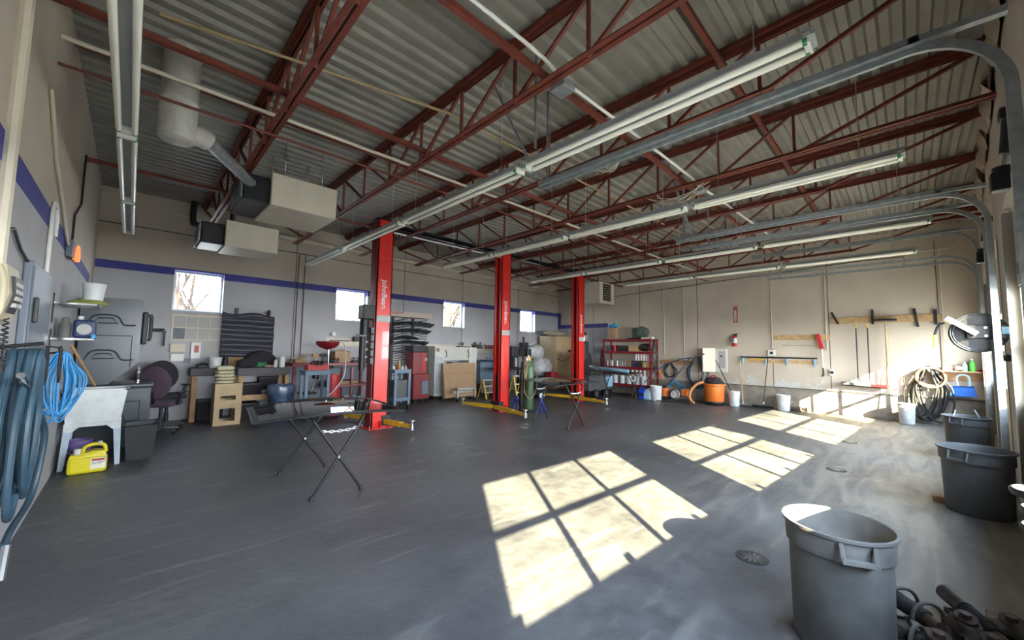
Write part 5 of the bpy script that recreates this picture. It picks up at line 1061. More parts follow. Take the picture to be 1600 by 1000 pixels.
def sbox(name, lab, cat, u0, u1, z, h, mat, d=.34, grp=None):
    t = T(name, lab, cat, (XF+.06+d/2, (yat(u0)+yat(u1))/2, z), grp); MB().box((XF+.06, yat(u1), z+.001), (XF+.06+d, yat(u0), z+h), .006).build('body', _M[mat], t)
    MB().box((XF+.055, yat(u1)+.01, z+h*.72), (XF+.062, yat(u0)-.01, z+h*.78)).build('tape', _M['kraft_dark'], t); return t
sbox('carton', 'brown carton on the middle red shelf right of the cans', 'box', .50, .60, s2, .24, 'kraft_dark')
sbox('carton', 'dark blue carton on the middle red shelf', 'box', .61, .71, s2, .22, 'navy')
sbox('carton', 'orange-brown carton at the right of the middle red shelf', 'box', .84, .99, s2, .20, 'pine')
for k in range(6):
    bottle(XF+.09, yat(.70+k*.055), s2+.24, .043, .30, 'white_plastic' if k % 2 else 'pink_label', ['leftmost red-topped spray bottle above the middle red shelf', 'second red-topped spray bottle above the middle red shelf', 'third red-topped spray bottle above the middle red shelf', 'fourth red-topped spray bottle above the middle red shelf', 'fifth red-topped spray bottle above the middle red shelf', 'rightmost red-topped spray bottle above the middle red shelf'][k], cap='red_paint', name='spray_bottle', grp='red-topped spray bottles', sprayer=True)
sbox('black_tray', 'low black tray under the row of red-topped spray bottles', 'tray', .69, .83, s2, .235, 'black_plastic')
bucket(XF+.18, yat(.20), .11, .24, 'red_paint', 'small red bucket on the upper red shelf', z=s3, handle=False)
sbox('glass_jar_box', 'grey jar box at the left end of the upper red shelf', 'box', .04, .12, s3, .22, 'grey_plastic')
t = sbox('black_case', 'black case with white stripe on the upper red shelf', 'case', .30, .52, s3, .22, 'black_plastic')
t = sbox('cardboard_box', 'printed brown box in the middle of the upper red shelf', 'box', .54, .73, s3, .22, 'pine')
tag(MB().ball((XF+.22, yat(.86), s3+.16), .19, squash=(.8, 1.25, .8), lump=.18, seed=14).build('cable_bundle', _M['black_plastic']), 'bundle of black cables at the right of the upper red shelf', 'cables')
t = T('open_carton', 'tall open carton with blue gloves on top of the red shelving', 'box', (XF+.2, yat(.17), s4)); MB().box((XF+.04, yat(.26), s4), (XF+.40, yat(.07), s4+.46), .004).build('carton', _M['cardboard'], t)
MB().box((XF+.035, yat(.235), s4+.26), (XF+.04, yat(.205), s4+.38)).build('label', _M['paper'], t)
R = random.Random(8); gm = MB()
for k in range(7): gm.ball((XF+.22+R.uniform(-.1, .1), yat(.165)+R.uniform(-.15, .15), s4+.50+R.uniform(0, .12)), R.uniform(.05, .08), lump=.25, seed=k, n=8)
gm.build('gloves', M('glove_blue', (.02, .30, .62), .5), t)
t = T('green_barrel', 'dark green round tank lying on top of the red shelving', 'tank', (XF+.3, yat(.80), s4)); c0 = V((XF+.10, yat(.82), s4+.27))
MB().cyl(c0, c0+V((.42, .12, 0)), .21, n=26).box((c0.x, c0.y+.12, s4+.01), (c0.x+.40, c0.y+.42, s4+.44), .06).build('body', _M['dark_green'], t); MB().cyl(c0+V((-.01, 0, 0)), c0+V((.02, 0, 0)), .13, n=24).cyl(c0+V((-.02, 0, 0)), c0, .17, n=24).build('end_ring', M('green_ring', (.10, .14, .11), .5), t)
tag(MB().box((XF+.04, yat(.99), s4+.001), (XF+.40, yat(.82), s4+.07), .01).box((XF+.04, yat(1.06), s4+.02), (XF+.2, yat(.99), s4+.08), .01).build('white_cartons', _M['white_paint']), 'flat white box on the right end of the top red shelf', 'box')
tag(MB().box((XF+.1, yat(.75), s4+.001), (XF+.4, yat(.50), s4+.05), .02).build('black_pad', _M['black_plastic']), 'flat black pad lying on the top of the red shelving', 'pad')
tag(MB().ball((XF+.08, yA+.06, 1.35), .30, squash=(.3, .35, 1.35), lump=.1, seed=3).build('hanging_jacket', _M['fabric_dark']), 'black jacket hanging at the left end of the red shelving', 'jacket')
loops('hanging_cables', 'dark cables hanging at the right end of the red shelving', 'cables', (XF+.04, yB-.10, 1.5), .13, .62, 5, .014, 'black_plastic', 31, spread=.06, xr=.08)
# floor row by the shelving
t = T('fluid_jug', 'glossy blue fluid jug on the floor before the red shelving', 'jug', (14.006, 7.163, 0.000)); x_, y_ = 13.2, (13.200, 6.749, 0.302)[1]; t.location = (x_, y_, 0); ORG[t.name] = V((x_, y_, 0))
MB().box((x_-.12, y_-.13, 0), (x_+.12, y_+.13, .34), .04).build('body', M('jug_blue', (.01, .07, .62), .3), t); MB().tube([(x_, y_-.08, .33), (x_, y_-.03, .42), (x_, y_+.06, .40), (x_, y_+.09, .32)], .022, 8, sub=3).build('handle', _M['jug_blue'], t); MB().box((x_-.126, y_-.08, .10), (x_-.12, y_+.08, .24)).build('label', _M['navy'], t)
yj = (13.200, 6.532, 0.320)[1]; t = T('water_jug', 'pale translucent blue jug right of the glossy blue one', 'jug', (13.2, yj, 0)); MB().box((13.08, yj-.13, 0), (13.32, yj+.13, .27), .035).prism([(13.1, yj-.11, .26), (13.1, yj+.11, .26), (13.1, yj+.03, .36), (13.1, yj-.05, .36)], (.2, 0, 0)).build('body', _M['clear_blue'], t); MB().cyl((13.2, yj, .36), (13.2, yj, .40), .03).build('cap', _M['white_plastic'], t)
yj = (13.200, 6.273, 0.343)[1]; bucket(13.25, yj, .20, .50, 'white_plastic', 'tall white stained bucket at the foot of the red shelving')
yj = (13.600, 6.133, 0.330)[1]; t = T('grey_can', 'grey ribbed trash can between the white bucket and the hoses', 'trash can', (13.7, yj, 0)); MB().lathe([(.20, 0), (.22, .2), (.215, .21), (.23, .46), (.245, .48), (.245, .50), (.22, .5), (.19, .02), (0, .02)], (13.75, yj, 0), 26).build('body', _M['grey_plastic_dusty'], t)
t = T('small_bottle', 'small yellow-green bottle left of the blue jug on the floor', 'bottle', (13.3, (13.300, 7.049, 0.270)[1], 0)); MB().lathe([(.05, 0), (.05, .18), (.02, .23), (.02, .26)], (13.3, (13.300, 7.049, 0.270)[1], 0), 14).build('body', M('olive', (.35, .38, .08), .4), t)

# ------------------------------------------------------------ hoses, pump and board on the beige wall
def rbar(name, lab, cat, a, b, d, mat, grp=None, bev=.004):
    (_, y0, z1), (_, y1, z0) = a, b; t = T(name, lab, cat, (XR-d/2, (y0+y1)/2, z0), grp); MB().box((XR-d, y1, z0), (XR-.001, y0, z1), bev).build('board', _M[mat], t); return t, y0, y1, z0, z1
t, *_ = rbar('wooden_rail', 'short brown wooden rail behind the bundle of hanging hoses', 'wooden board', (14.360, 6.583, 1.392), (14.360, 5.349, 1.226), .05, 'old_wood')
for k, yy in enumerate((5.55, 5.7, 5.95)): MB().tube([(XR-.05, yy, 1.34), (XR-.16, yy, 1.33), (XR-.18, yy, 1.40)], .012, 6).build('hook', _M['black_metal'], t)
def drape(name, lab, cat, paths, r, mat, loc):
    t = T(name, lab, cat, loc)
    for p in paths: MB().tube(p, r, 8, sub=6).build('hose_run', _M[mat], t)
    return t
hy = (14.100, 5.378, 1.475)[1]
drape('pressure_hose', 'thick blue hose draped from the wall hook to the red shelving', 'hose', [[(14.15, hy, 1.50), (14.05, hy+.45, 1.40), (13.85, hy+1.1, 1.05), (13.6, hy+1.5, .55)], [(14.1, hy+.05, 1.50), (13.95, hy+.35, 1.0), (13.8, hy+.7, .55), (13.6, hy+1.0, .15)]], .017, 'hose_navy', (14.15, hy, .3))
loops('garden_hose', 'grey-blue hose coiled in tall loops on the wall hook', 'hose', (XR-.20, hy-.15, .98), .34, .56, 7, .015, 'blue_hose', 41, spread=.12, xr=.10)
loops('black_hose', 'round coil of thin black hose left of the hanging hose bundle', 'hose', (XR-.12, hy+.85, .98), .26, .30, 4, .013, 'black_plastic', 42, spread=.03, xr=.05)
t = T('work_light', 'orange work light clamp hanging left of the hoses', 'work light', (13.95, hy+1.05, .75)); MB().bar((14.0, hy+1.15, 1.0), (13.9, hy+.95, .72), .06, .05).build('handle', _M['orange'], t); MB().tube([(14.05, hy+1.2, 1.2), (14.0, hy+1.16, 1.0)], .02, 8).build('guard', _M['red_paint'], t)
t = T('water_pump', 'orange and black pump with a round white gauge on the floor', 'pump', (13.6, hy+.35, 0)); py = hy+.55
MB().box((13.4, py, .04), (13.8, py+.34, .14), .01).build('base', _M['black_metal'], t); MB().cyl((13.6, py+.17, .14), (13.6, py+.17, .42), .13, n=22).build('motor', _M['orange'], t); MB().ball((13.6, py+.17, .46), .11, squash=(1, 1, .5), lump=.1).build('motor_cap', _M['black_plastic'], t)
MB().cyl((13.42, py-.22, .24), (13.50, py-.22, .24), .16, n=28).build('gauge_face', _M['white_paint'], t); MB().tube([(13.41, py-.22+.14*math.cos(2*PI*k/24), .24+.14*math.sin(2*PI*k/24)) for k in range(24)], .015, 6, closed=True).build('gauge_ring', _M['black_plastic'], t); MB().bar((13.405, py-.22, .24), (13.405, py-.14, .30), .01, .01).build('needle', _M['black_plastic'], t)
MB().box((13.5, py-.62, .2), (13.7, py-.42, .44), .03).build('second_head', _M['orange'], t)
loops('blue_air_line', 'light blue air line heaped on the floor around the pump', 'hose', (13.75, hy+.45, .40), .34, .26, 7, .014, 'cord_blue', 43, spread=.10, xr=.12)
drape('black_cable', 'black cable trailing on the floor before the pump', 'cable', [[(13.2, hy+1.2, .02), (13.1, hy+.7, .02), (13.2, hy+.1, .02), (13.1, hy-.3, .02), (13.3, hy-.5, .03)]], .014, 'black_plastic', (13.2, hy+.3, 0))
# electric panel
(_, y0, z1), (_, y1, z0) = (14.340, 4.673, 1.821), (14.340, 4.310, 1.033)
t = T('breaker_panel', 'grey breaker panel in the wall with its cream door swung open', 'breaker panel', (XR-.05, (y0+y1)/2, z0))
MB().box((XR-.03, y1, z0), (XR-.001, y0, z1), .004).build('frame', _M['fixture_white'], t); MB().box((XR-.035, y1+.05, z0+.14), (XR-.03, y0-.10, z1-.08)).build('inner_cover', _M['paper'], t)
MB().box((XR-.06, y1+.14, z1-.28), (XR-.035, y0-.16, z1-.22), .005).build('switch_handle', _M['black_plastic'], t)
dw = (14.050, 4.968, 1.815)[1]
MB().prism([(XR-.03, y0, z0), (XR-.03, y0, z1+.02), (XR-.35, dw, z1+.02), (XR-.35, dw, z0)], (0, .02, 0)).build('open_door', _M['cream_enamel'], t); MB().box((XR-.37, dw-.05, (z0+z1)/2+.18), (XR-.33, dw+.0, (z0+z1)/2+.23)).build('red_label', _M['red_paint'], t)
# fire extinguisher and its sign
(_, y0, z1), (_, y1, z0) = (14.380, 4.093, 3.244), (14.380, 3.962, 2.699)
t = T('extinguisher_sign', 'tall red fire extinguisher sign with white arrow on the beige wall', 'sign', (XR-.01, (y0+y1)/2, z0)); ym = (y0+y1)/2
pl = MB().box((XR-.008, y1, z0), (XR-.001, y0, z1)).build('plate', _M['red_paint'], t)
bo = MB()
for a, b_, c_, d_ in ((y1+.01, y0-.01, z1-.015, z1-.01), (y1+.01, y0-.01, z0+.01, z0+.015), (y1+.01, y1+.015, z0+.01, z1-.01), (y0-.015, y0-.01, z0+.01, z1-.01)): bo.box((XR-.010, a, c_), (XR-.008, b_, d_))
bo.box((XR-.010, y1+.035, z0+.13), (XR-.008, y0-.035, z1-.12)).prism([(XR-.010, ym-.045, z0+.11), (XR-.010, ym, z0+.03), (XR-.010, ym+.045, z0+.11)], (.002, 0, 0)); bo.build('white_marks', _M['white_plastic'], pl)
text('lettering', 'FIRE EXTINGUISHER', .042, 'red_paint', pl, (XR-.012, ym, (z0+z1)/2), (0, 0, -1), (0, -1, 0), .001); text('top_lettering', 'FIRE', .05, 'white_plastic', pl, (XR-.012, ym, z1-.065), (0, -1, 0), (0, 0, 1), .001)
(_, y0, z1), (_, y1, z0) = (14.300, 4.112, 2.316), (14.300, 3.950, 1.902)
t = T('fire_extinguisher', 'small red fire extinguisher with white label hung below the red sign', 'fire extinguisher', (XR-.12, (y0+y1)/2, z0)); ym = (y0+y1)/2; h = z1-z0; r = (y0-y1)/2*.85
MB().lathe([(r*.9, 0), (r, .02), (r, h*.70), (r*.7, h*.80), (r*.3, h*.84), (r*.3, h*.9)], (XR-.14, ym, z0), 20).build('cylinder', _M['red_paint'], t); MB().lathe([(r*1.02, h*.28), (r*1.02, h*.66)], (XR-.14, ym, z0), 20).build('label', _M['white_plastic'], t)
MB().box((XR-.17, ym-.03, z0+h*.9), (XR-.11, ym+.03, z1), .006).bar((XR-.15, ym, z1-.02), (XR-.15, ym-.12, z1+.01), .02).build('valve_handle', _M['black_metal'], t); MB().tube([(XR-.14, ym+.03, z0+h*.9), (XR-.15, ym+.13, z0+h*.8), (XR-.15, ym+.13, z0+h*.4)], .010, 6, sub=3).build('hose', _M['dark_rubber'], t); MB().box((XR-.02, ym-.03, z0+.1), (XR, ym+.03, z1)).build('wall_bracket', _M['black_metal'], t)
# shop vacuum
vy = (13.750, 4.532, 0.353)[1]
t = T('shop_vacuum', 'orange shop vacuum with black lid and tan ribbed hose', 'vacuum cleaner', (13.75, vy, 0))
MB().lathe([(.26, .10), (.28, .13), (.30, .60), (.335, .63), (.335, .68), (.30, .68)], (13.75, vy, 0), 30).build('tank', _M['orange'], t)
MB().lathe([(.31, .68), (.30, .72), (.22, .80), (.20, .86), (.12, .89), (0, .89)], (13.75, vy, 0), 26).build('motor_head', _M['black_plastic'], t); MB().box((13.50, vy-.12, .72), (13.60, vy+.1, .80), .01).build('silver_badge', _M['chrome'], t)
MB().tube([(13.7, vy-.1, .88), (13.7, vy, .95), (13.7, vy+.12, .88)], .018, 8, sub=4).build('carry_handle', _M['red_paint'], t)
hp = smooth_path([V(p) for p in [(13.6, vy+.25, .70), (13.5, vy+.42, .66), (13.42, vy+.60, .45), (13.40, vy+.66, .22), (13.38, vy+.58, .06), (13.36, vy+.50, .05)]], 8)
MB().tube(hp, .045, 12).build('hose', _M['tan_hose'], t)
for k in range(4): a = PI/4+k*PI/2; MB().cyl((13.75+.27*math.cos(a), vy+.27*math.sin(a)-.02, .05), (13.75+.27*math.cos(a), vy+.27*math.sin(a)+.02, .05), .05, n=12).build('caster', _M['black_plastic'], t)
MB().lathe([(.29, .06), (.29, .11), (.26, .11), (.26, .06)], (13.75, vy, 0), 24).build('dolly_ring', _M['black_plastic'], t)
b2 = (13.950, 4.007, 0.185)[1]; bucket(13.95, b2, .17, .47, 'white_plastic', 'white scuffed bucket right of the orange vacuum')
tag(MB().tube([(14.250, 4.631, 1.451), (13.950, 4.094, 0.462)], .013, 8).build('black_pole', _M['black_metal']), 'black pole leaning from the breaker panel into the white bucket', 'pole')
# squeegees standing on the floor
def squeegee(lab, top, foot, hm, w0, w1, bm_='black_metal'):
    t = T('floor_squeegee', lab, 'squeegee', (foot[0], foot[1], 0)); MB().tube([foot, top], .013, 8).build('handle', _M[hm], t)
    MB().bar(w0, w1, .05, .06, up=(0, 0, 1)).build('head', _M[bm_], t); MB().bar(V(w0)+V((-.01, 0, -.03)), V(w1)+V((-.01, 0, -.03)), .012, .05, up=(0, 0, 1)).build('rubber_blade', _M['dark_rubber'], t); MB().cyl(foot, V(foot)-V((0, 0, .06)), .02).build('socket', _M['bare_steel'], t); return t
squeegee('floor squeegee with pale wooden handle leaning on the blue-clip rail', (14.300, 3.904, 1.473), (14.000, 3.766, 0.145), 'pine', (14.0, (14.000, 4.005, 0.079)[1], .07), (14.0, (14.000, 3.534, 0.130)[1], .07), 'bare_steel')
squeegee('wide black floor squeegee with dark handle below the white outlet', (14.300, 3.112, 1.596), (14.000, 3.204, 0.205), 'black_metal', (13.95, (13.950, 3.488, 0.100)[1], .07), (13.95, (13.950, 2.929, 0.162)[1], .07))
b3 = (14.050, 2.705, 0.216)[1]; bucket(14.05, b3, .18, .46, 'white_plastic', 'cream-white bucket standing alone beside the coiled chain')
t = T('coiled_chain', 'low coil of rusty chain on the floor beside the lone white bucket', 'chain', (14.1, 2.3, 0)); (_, y0, _), (_, y1, _) = (14.100, 2.545, 0.042), (14.100, 2.131, 0.091); mb = MB(); R = random.Random(3)
for k in range(70):
    a = k*.55; c_ = V((14.12+.12*math.cos(a), (y0+y1)/2+abs(y0-y1)/2*.9*math.sin(a), .02+.0016*k)); q = Matrix.Rotation(a+R.uniform(-.4, .4), 3, 'Z') @ Matrix.Rotation(PI/2*(k % 2), 3, 'Y')
    mb.tube([c_+q @ V((0, .034*math.cos(b), .018*math.sin(b))) for b in [2*PI*i/8 for i in range(8)]], .006, 5, closed=True)
mb.build('links', _M['rusty'], t)
# rail with blue clips
t, y0, y1, z0, z1 = rbar('clip_rail', 'wooden rail with four blue clips and a long black rod', 'wooden board', (14.360, 3.845, 1.495), (14.360, 1.886, 1.393), .04, 'pine')
MB().cyl((XR-.09, y0+.02, z1+.07), (XR-.09, y1+.0, z1+.07), .024, n=10).build('black_rod', _M['black_metal'], t)
for u in (.01, .33, .62, .97):
    yy = y0+(y1-y0)*u; MB().box((XR-.09, yy-.035, z0+.02), (XR-.04, yy+.035, z1+.04), .01).box((XR-.08, yy-.02, z0-.08), (XR-.05, yy+.02, z0+.03), .006).build('blue_clip', _M['light_blue'], t)
MB().bar((XR-.07, y0-.25, z0+.12), (XR-.07, y0-.68, z0+.10), .05, .03).build('yellow_tool', _M['ladder_yellow'], t)
def outlet(lab, a, b):
    (_, y0, z1), (_, y1, z0) = a, b; t = T('outlet_box', lab, 'outlet', (XR-.03, (y0+y1)/2, z0)); MB().box((XR-.06, y1, z0), (XR-.001, y0, z1), .006).build('box', _M['white_paint'], t); MB().box((XR-.064, (y0+y1)/2-.04, (z0+z1)/2-.04), (XR-.06, (y0+y1)/2+.04, (z0+z1)/2+.04)).build('socket_face', _M['black_plastic'], t)
outlet('white outlet box with dark socket above the blue-clip rail', (14.360, 3.119, 1.797), (14.360, 2.936, 1.620)); outlet('small pale outlet box below the red and white pole', (14.360, 1.628, 1.266), (14.360, 1.521, 1.091))
t, *_ = rbar('wooden_rail', 'wooden board behind the red and white pole on the beige wall', 'wooden board', (14.360, 2.968, 2.259), (14.360, 1.598, 2.110), .035, 'pine')
MB().bar((XR-.03, (14.360, 2.759, 1.959)[1], (14.360, 2.759, 1.959)[2]), (XR-.03, (14.360, 1.897, 1.924)[1], (14.360, 1.897, 1.924)[2]), .008).build('thin_wire', _M['black_metal'], t)
t = T('squeegee_pole', 'red-headed white tool pole hanging on the wooden board', 'tool', (14.300, 1.800, 1.113)); p0, p1, p2, p3 = [V(q) for q in ((14.300, 1.862, 2.278), (14.300, 1.774, 1.850), (14.300, 1.764, 1.298), (14.300, 1.757, 1.097))]
MB().bar(p0, p1, .09, .07).build('red_head', _M['red_paint'], t); MB().tube([p1, p2], .022, 10).build('white_tube', _M['white_plastic'], t); MB().tube([p2, p3, p3+V((0, .04, -.04))], .02, 8).build('black_tip', _M['black_plastic'], t)
# the long board with straps and floor tools
t, y0, y1, z0, z1 = rbar('long_wooden_board', 'long wooden board with four black rubber straps on the beige wall', 'wooden board', (14.360, 1.546, 2.745), (14.360, -0.600, 2.564), .04, 'pine')
(_, a0, c0), (_, a1, c1), (_, a2, c2), (_, a3, c3) = (14.300, 1.455, 2.727), (14.300, 0.664, 2.725), (14.300, -0.152, 2.669), (14.300, -0.495, 2.669)
for yy, zz, l, tilt in ((a0, c0, .34, .14), (a1, c1, .40, 0), (a2, c2, .48, .05), (a3, c3, .38, 0)): MB().bar((XR-.055, yy+tilt/2, zz+l/2), (XR-.055, yy-tilt/2, zz-l/2), .055, .02, up=(1, 0, 0)).build('rubber_strap', _M['black_plastic'], t)
for k, (pa, pb) in enumerate((((14.250, 1.006, 2.526), (14.250, 1.013, 0.969)), ((14.250, 0.771, 2.535), (14.250, 0.780, 1.002)))):
    t = T('hanging_pole', ['left black pole with yellow tip hanging from the long board', 'right black pole with yellow tip hanging from the long board'][k], 'pole', pb, 'yellow-tipped black poles'); MB().tube([V(pa)-V((0, 0, .10)), pb], .014, 8).build('shaft', _M['black_metal'], t); MB().tube([pa, V(pa)-V((0, 0, .10))], .018, 8).build('yellow_tip', _M['ladder_yellow'], t)
pa, pb = V((14.250, 1.364, 0.909)), V((14.250, 0.439, 0.875)); t = T('red_push_broom', 'wide red and grey squeegee head hanging upright under the poles', 'squeegee', (pa+pb)/2); md = pa.lerp(pb, .65)
MB().bar(pa, md, .10, .07, up=(0, 0, 1)).build('grey_head', _M['grey_plastic_dusty'], t); MB().bar(md, pb, .10, .07, up=(0, 0, 1)).build('red_end', _M['red_paint'], t); MB().bar(pa-V((0, 0, .05)), pb-V((0, 0, .05)), .02, .05, up=(0, 0, 1)).build('blade', _M['dark_rubber'], t)
for u in (.30, .62): c_ = pa.lerp(pb, u); MB().tube([c_+V((0, .10, .03)), c_+V((0, .05, .12)), c_+V((0, 0, .15)), c_+V((0, -.05, .12)), c_+V((0, -.10, .03))], .008, 6, sub=3).build('brace', _M['bare_steel'], t)
pa, pb = V((14.220, 0.416, 2.589)), V((14.220, 0.412, 0.929)); t = T('wooden_broom', 'push broom hung head-up with a long pale wooden handle', 'broom', pb); MB().cyl(pb, pa, .030, .018, n=12).build('handle', _M['pine'], t); MB().box((14.18, pa.y-.22, pa.z), (14.30, pa.y+.22, pa.z+.03), .006).build('head', _M['grey_plastic'], t); MB().box((14.19, pa.y-.22, pa.z+.03), (14.29, pa.y+.22, pa.z+.06)).build('bristles', _M['fabric_dark'], t)
b4 = (14.000, 0.114, 0.185)[1]; bucket(14.0, b4, .165, .50, 'white_plastic', 'white bucket with green-stained base holding a thin black stick'); tag(MB().tube([(14.0, b4+.05, .06), (14.100, 0.114, 1.523)], .012, 8).build('black_stick', _M['black_metal']), 'thin black stick standing in the green-stained white bucket', 'stick')
hc = (14.250, -0.337, 0.842); loops('rubber_hose', 'heavy dark rubber hose hung in long loops by the small shelf', 'hose', (XR-.20, hc[1]+.02, .78), .28, .66, 7, .022, 'dark_rubber', 51, spread=.30, xr=.12)
tag(MB().tube([(XR-.22, hc[1]+.25*math.cos(2*PI*k/24), 1.16+.24*math.sin(2*PI*k/24)) for k in range(24)], .024, 8, closed=True).tube([(XR-.17, hc[1]+.22*math.cos(2*PI*k/24), 1.18+.22*math.sin(2*PI*k/24)) for k in range(24)], .022, 8, closed=True).build('hose_ring', _M['kraft_dark']), 'round coil of brownish hose on top of the dark rubber hose', 'hose')
# little shelf with bottles, blue dustpan
(_, y0, z1), (_, y1, z0) = (14.300, -0.522, 1.354), (14.300, -1.262, 1.316); y1 = max(y1, -1.20)
t = T('corner_shelf', 'small wooden shelf with soap bottles in the door corner', 'shelf', (XR-.12, (y0+y1)/2, z0)); MB().box((XR-.26, y1, z0), (XR-.002, y0, z0+.025)).build('board', _M['pine'], t); MB().box((XR-.03, y1, z0-.22), (XR-.002, y0, z0)).build('back_rail', _M['old_wood'], t)
zs = z0+.025
bottle(XR-.16, (14.240, -0.906, 1.496)[1], zs, .045, .22, 'clear_blue', 'pale blue plastic bottle on the corner shelf', cap='white_plastic'); bottle(XR-.16, (14.240, -1.025, 1.500)[1], zs, .05, .30, 'green_liquid', 'bottle of bright green liquid on the corner shelf', cap='white_plastic')
tag(MB().ball((XR-.15, (14.240, -0.794, 1.461)[1], zs+.07), .085, squash=(1, 1.1, .8), lump=.15, seed=2).build('crumpled_rag', M('skin_rag', (.5, .33, .24), .8)), 'crumpled orange-brown rag on the corner shelf', 'rag')
tag(MB().box((XR-.22, (14.240, -0.629, 1.454)[1]-.08, zs), (XR-.08, (14.240, -0.629, 1.454)[1]+.08, zs+.10), .015).build('white_tub', _M['white_plastic']), 'small white tub at the left end of the corner shelf', 'tub')
tag(MB().ball((XR-.15, (14.240, -1.183, 1.358)[1], zs+.02), .06, squash=(1, 1.6, .5)).build('red_sponge', _M['red_paint']), 'red sponge at the right end of the corner shelf', 'sponge')
pts = [(14.200, -0.698, 0.983), (14.200, -1.027, 0.993), (14.200, -1.073, 0.745), (14.200, -0.636, 0.733)]; t = T('dustpan', 'blue dustpan hanging below the corner shelf', 'dustpan', pts[3]); MB().prism(pts, (.05, 0, .0)).prism([V(p)+V((-.05, 0, 0)) for p in (pts[0], pts[1])]+[V(pts[1])+V((0, 0, -.03)), V(pts[0])+V((0, 0, -.03))], (.06, 0, 0)).build('pan', _M['blue_plastic'], t)
hm = (V(pts[0])+V(pts[1]))/2; MB().tube([hm+V((0, .09, 0)), hm+V((0, .10, .18)), hm+V((0, .05, .26)), hm+V((0, -.05, .26)), hm+V((0, -.10, .18)), hm+V((0, -.09, 0))], .018, 8, sub=3).build('handle', _M['light_blue'], t)
tag(MB().tube([(XR-.08, 9.2, 4.36), (XR-.08, -.9, 4.36)], .012, 6).tube([(XR-.08, -.62, 4.36), (XR-.08, -.62, 1.3)], .012, 6).build('wall_conduit', _M['cream_enamel']), 'thin conduit along the top of the beige wall dropping by the door corner', 'conduit')
tag(MB().tube([(XR-.03, 8.9, 3.95), (XR-.03, 6.0, 4.08), (XR-.03, .8, 4.30), (XR-.03, .0, 4.28), (XR-.03, .0, 4.0)], .010, 6).build('black_wall_cable', _M['black_plastic']), 'black cable drooping across the top of the beige wall', 'cable')
for k, px_ in enumerate(((14.350, 6.459, 2.890)[1], (14.350, 5.720, 2.858)[1], (14.350, 3.003, 2.742)[1], (14.350, 1.663, 2.685)[1])):
    tag(MB().tube([(XR-.025, px_, (1.6, 1.55, 1.85, 1.8)[k]), (XR-.025, px_, 4.2)], .014, 8).build('vertical_conduit', _M['cream_enamel']), ['vertical painted conduit right of the red shelving', 'vertical painted conduit above the hanging hoses', 'vertical painted conduit down to the white outlet box', 'vertical painted conduit down to the small pale outlet'][k], 'conduit', 'vertical conduits on the beige wall')
for k, px_ in enumerate(((3.155, 11.580, 2.397)[0], (3.313, 11.580, 2.407)[0])):
    tag(MB().tube([(px_, YW-.03, 1.4), (px_, YW-.03, 4.2)], .011, 8).build('vertical_conduit', _M['joint_dark']), ['left of two dark conduits down the window wall behind the red bench', 'right of two dark conduits down the window wall behind the red bench'][k], 'conduit', 'conduits on the window wall')

# ------------------------------------------------------------ trash cans
def trash_can(c, h, r, rb, az, lab, mat, dz=0):
    t = T('trash_can', lab, 'trash can', (c[0], c[1], 0), 'grey plastic trash cans'); rim = r
    prof = [(rb*.97, 0), (rb, .015), (r*.93, h*.80), (r*.985, h*.805), (r*.99, h*.97), (rim*1.045, h*.975), (rim*1.05, h), (rim*.985, h), (r*.93, h*.95), (rb*.95, .02), (0, .015)]
    MB().lathe(prof, (c[0], c[1], 0), 56).build('body', _M[mat], t)
    for s in (0, PI):
        a = az+s; u = V((math.cos(a), math.sin(a), 0)); w_ = V((-math.sin(a), math.cos(a), 0)); o = V((c[0], c[1], 0)); hw = .075
        p = [o+u*(r*1.02)+w_*(-hw)+V((0, 0, h*.97)), o+u*(r*1.12)+w_*(-hw*.95)+V((0, 0, h*.85)), o+u*(r*1.12)+w_*(hw*.95)+V((0, 0, h*.85)), o+u*(r*1.02)+w_*hw+V((0, 0, h*.97))]
        mb = MB(); mb.bar(p[0], p[1], .014, .03).bar(p[1]-w_*.01, p[2]+w_*.01, .03, .022).bar(p[2], p[3], .014, .03); mb.build('handle', _M[mat], t)
    return t
t = trash_can((3.12, .35), .69, .262, .235, math.atan2(-.45, -1.0), 'large dusty grey trash can in the right foreground', 'grey_plastic_dusty')
t = trash_can((6.72, -.46), .69, .285, .25, math.atan2(.55, -1), 'grey trash can by the door wall, second from the camera', 'grey_plastic')
t = trash_can((10.15, -.62), .69, .275, .245, math.atan2(.5, -1), 'grey trash can farthest from the camera with white sticks', 'grey_plastic')
for a, b in (((9.95, -.45, .6), (9.98, -.50, .80)), ((10.2, -.8, .6), (10.12, -.72, .80))): MB().tube([a, b], .008, 6).build('white_stick', _M['white_plastic'], t)
tag(MB().box((6.85, -.22, 0), (7.1, -.12, .06), .005).build('wood_wedge', _M['old_wood']), 'dark wooden wedge on the floor beside the second trash can', 'wedge')
# floor drains
for k, (x, y) in enumerate(((3.81, .99), (7.55, .83), (10.1, .89))):
    t = T('floor_drain', ['round floor drain nearest the camera', 'round floor drain between the first two trash cans', 'round floor drain farthest from the camera'][k], 'floor drain', (x, y, 0), 'round floor drains')
    MB().lathe([(.12, 0), (.12, .004), (.10, .005)], (x, y, 0), 28).build('ring', M('drain_dark', (.03, .028, .026), .6), t); g = MB()
    for j in range(6): a = PI*j/6; g.bar((x-.09*math.cos(a), y-.09*math.sin(a), .006), (x+.09*math.cos(a), y+.09*math.sin(a), .006), .012, .004)
    g.build('grate', _M['bare_steel'], t)
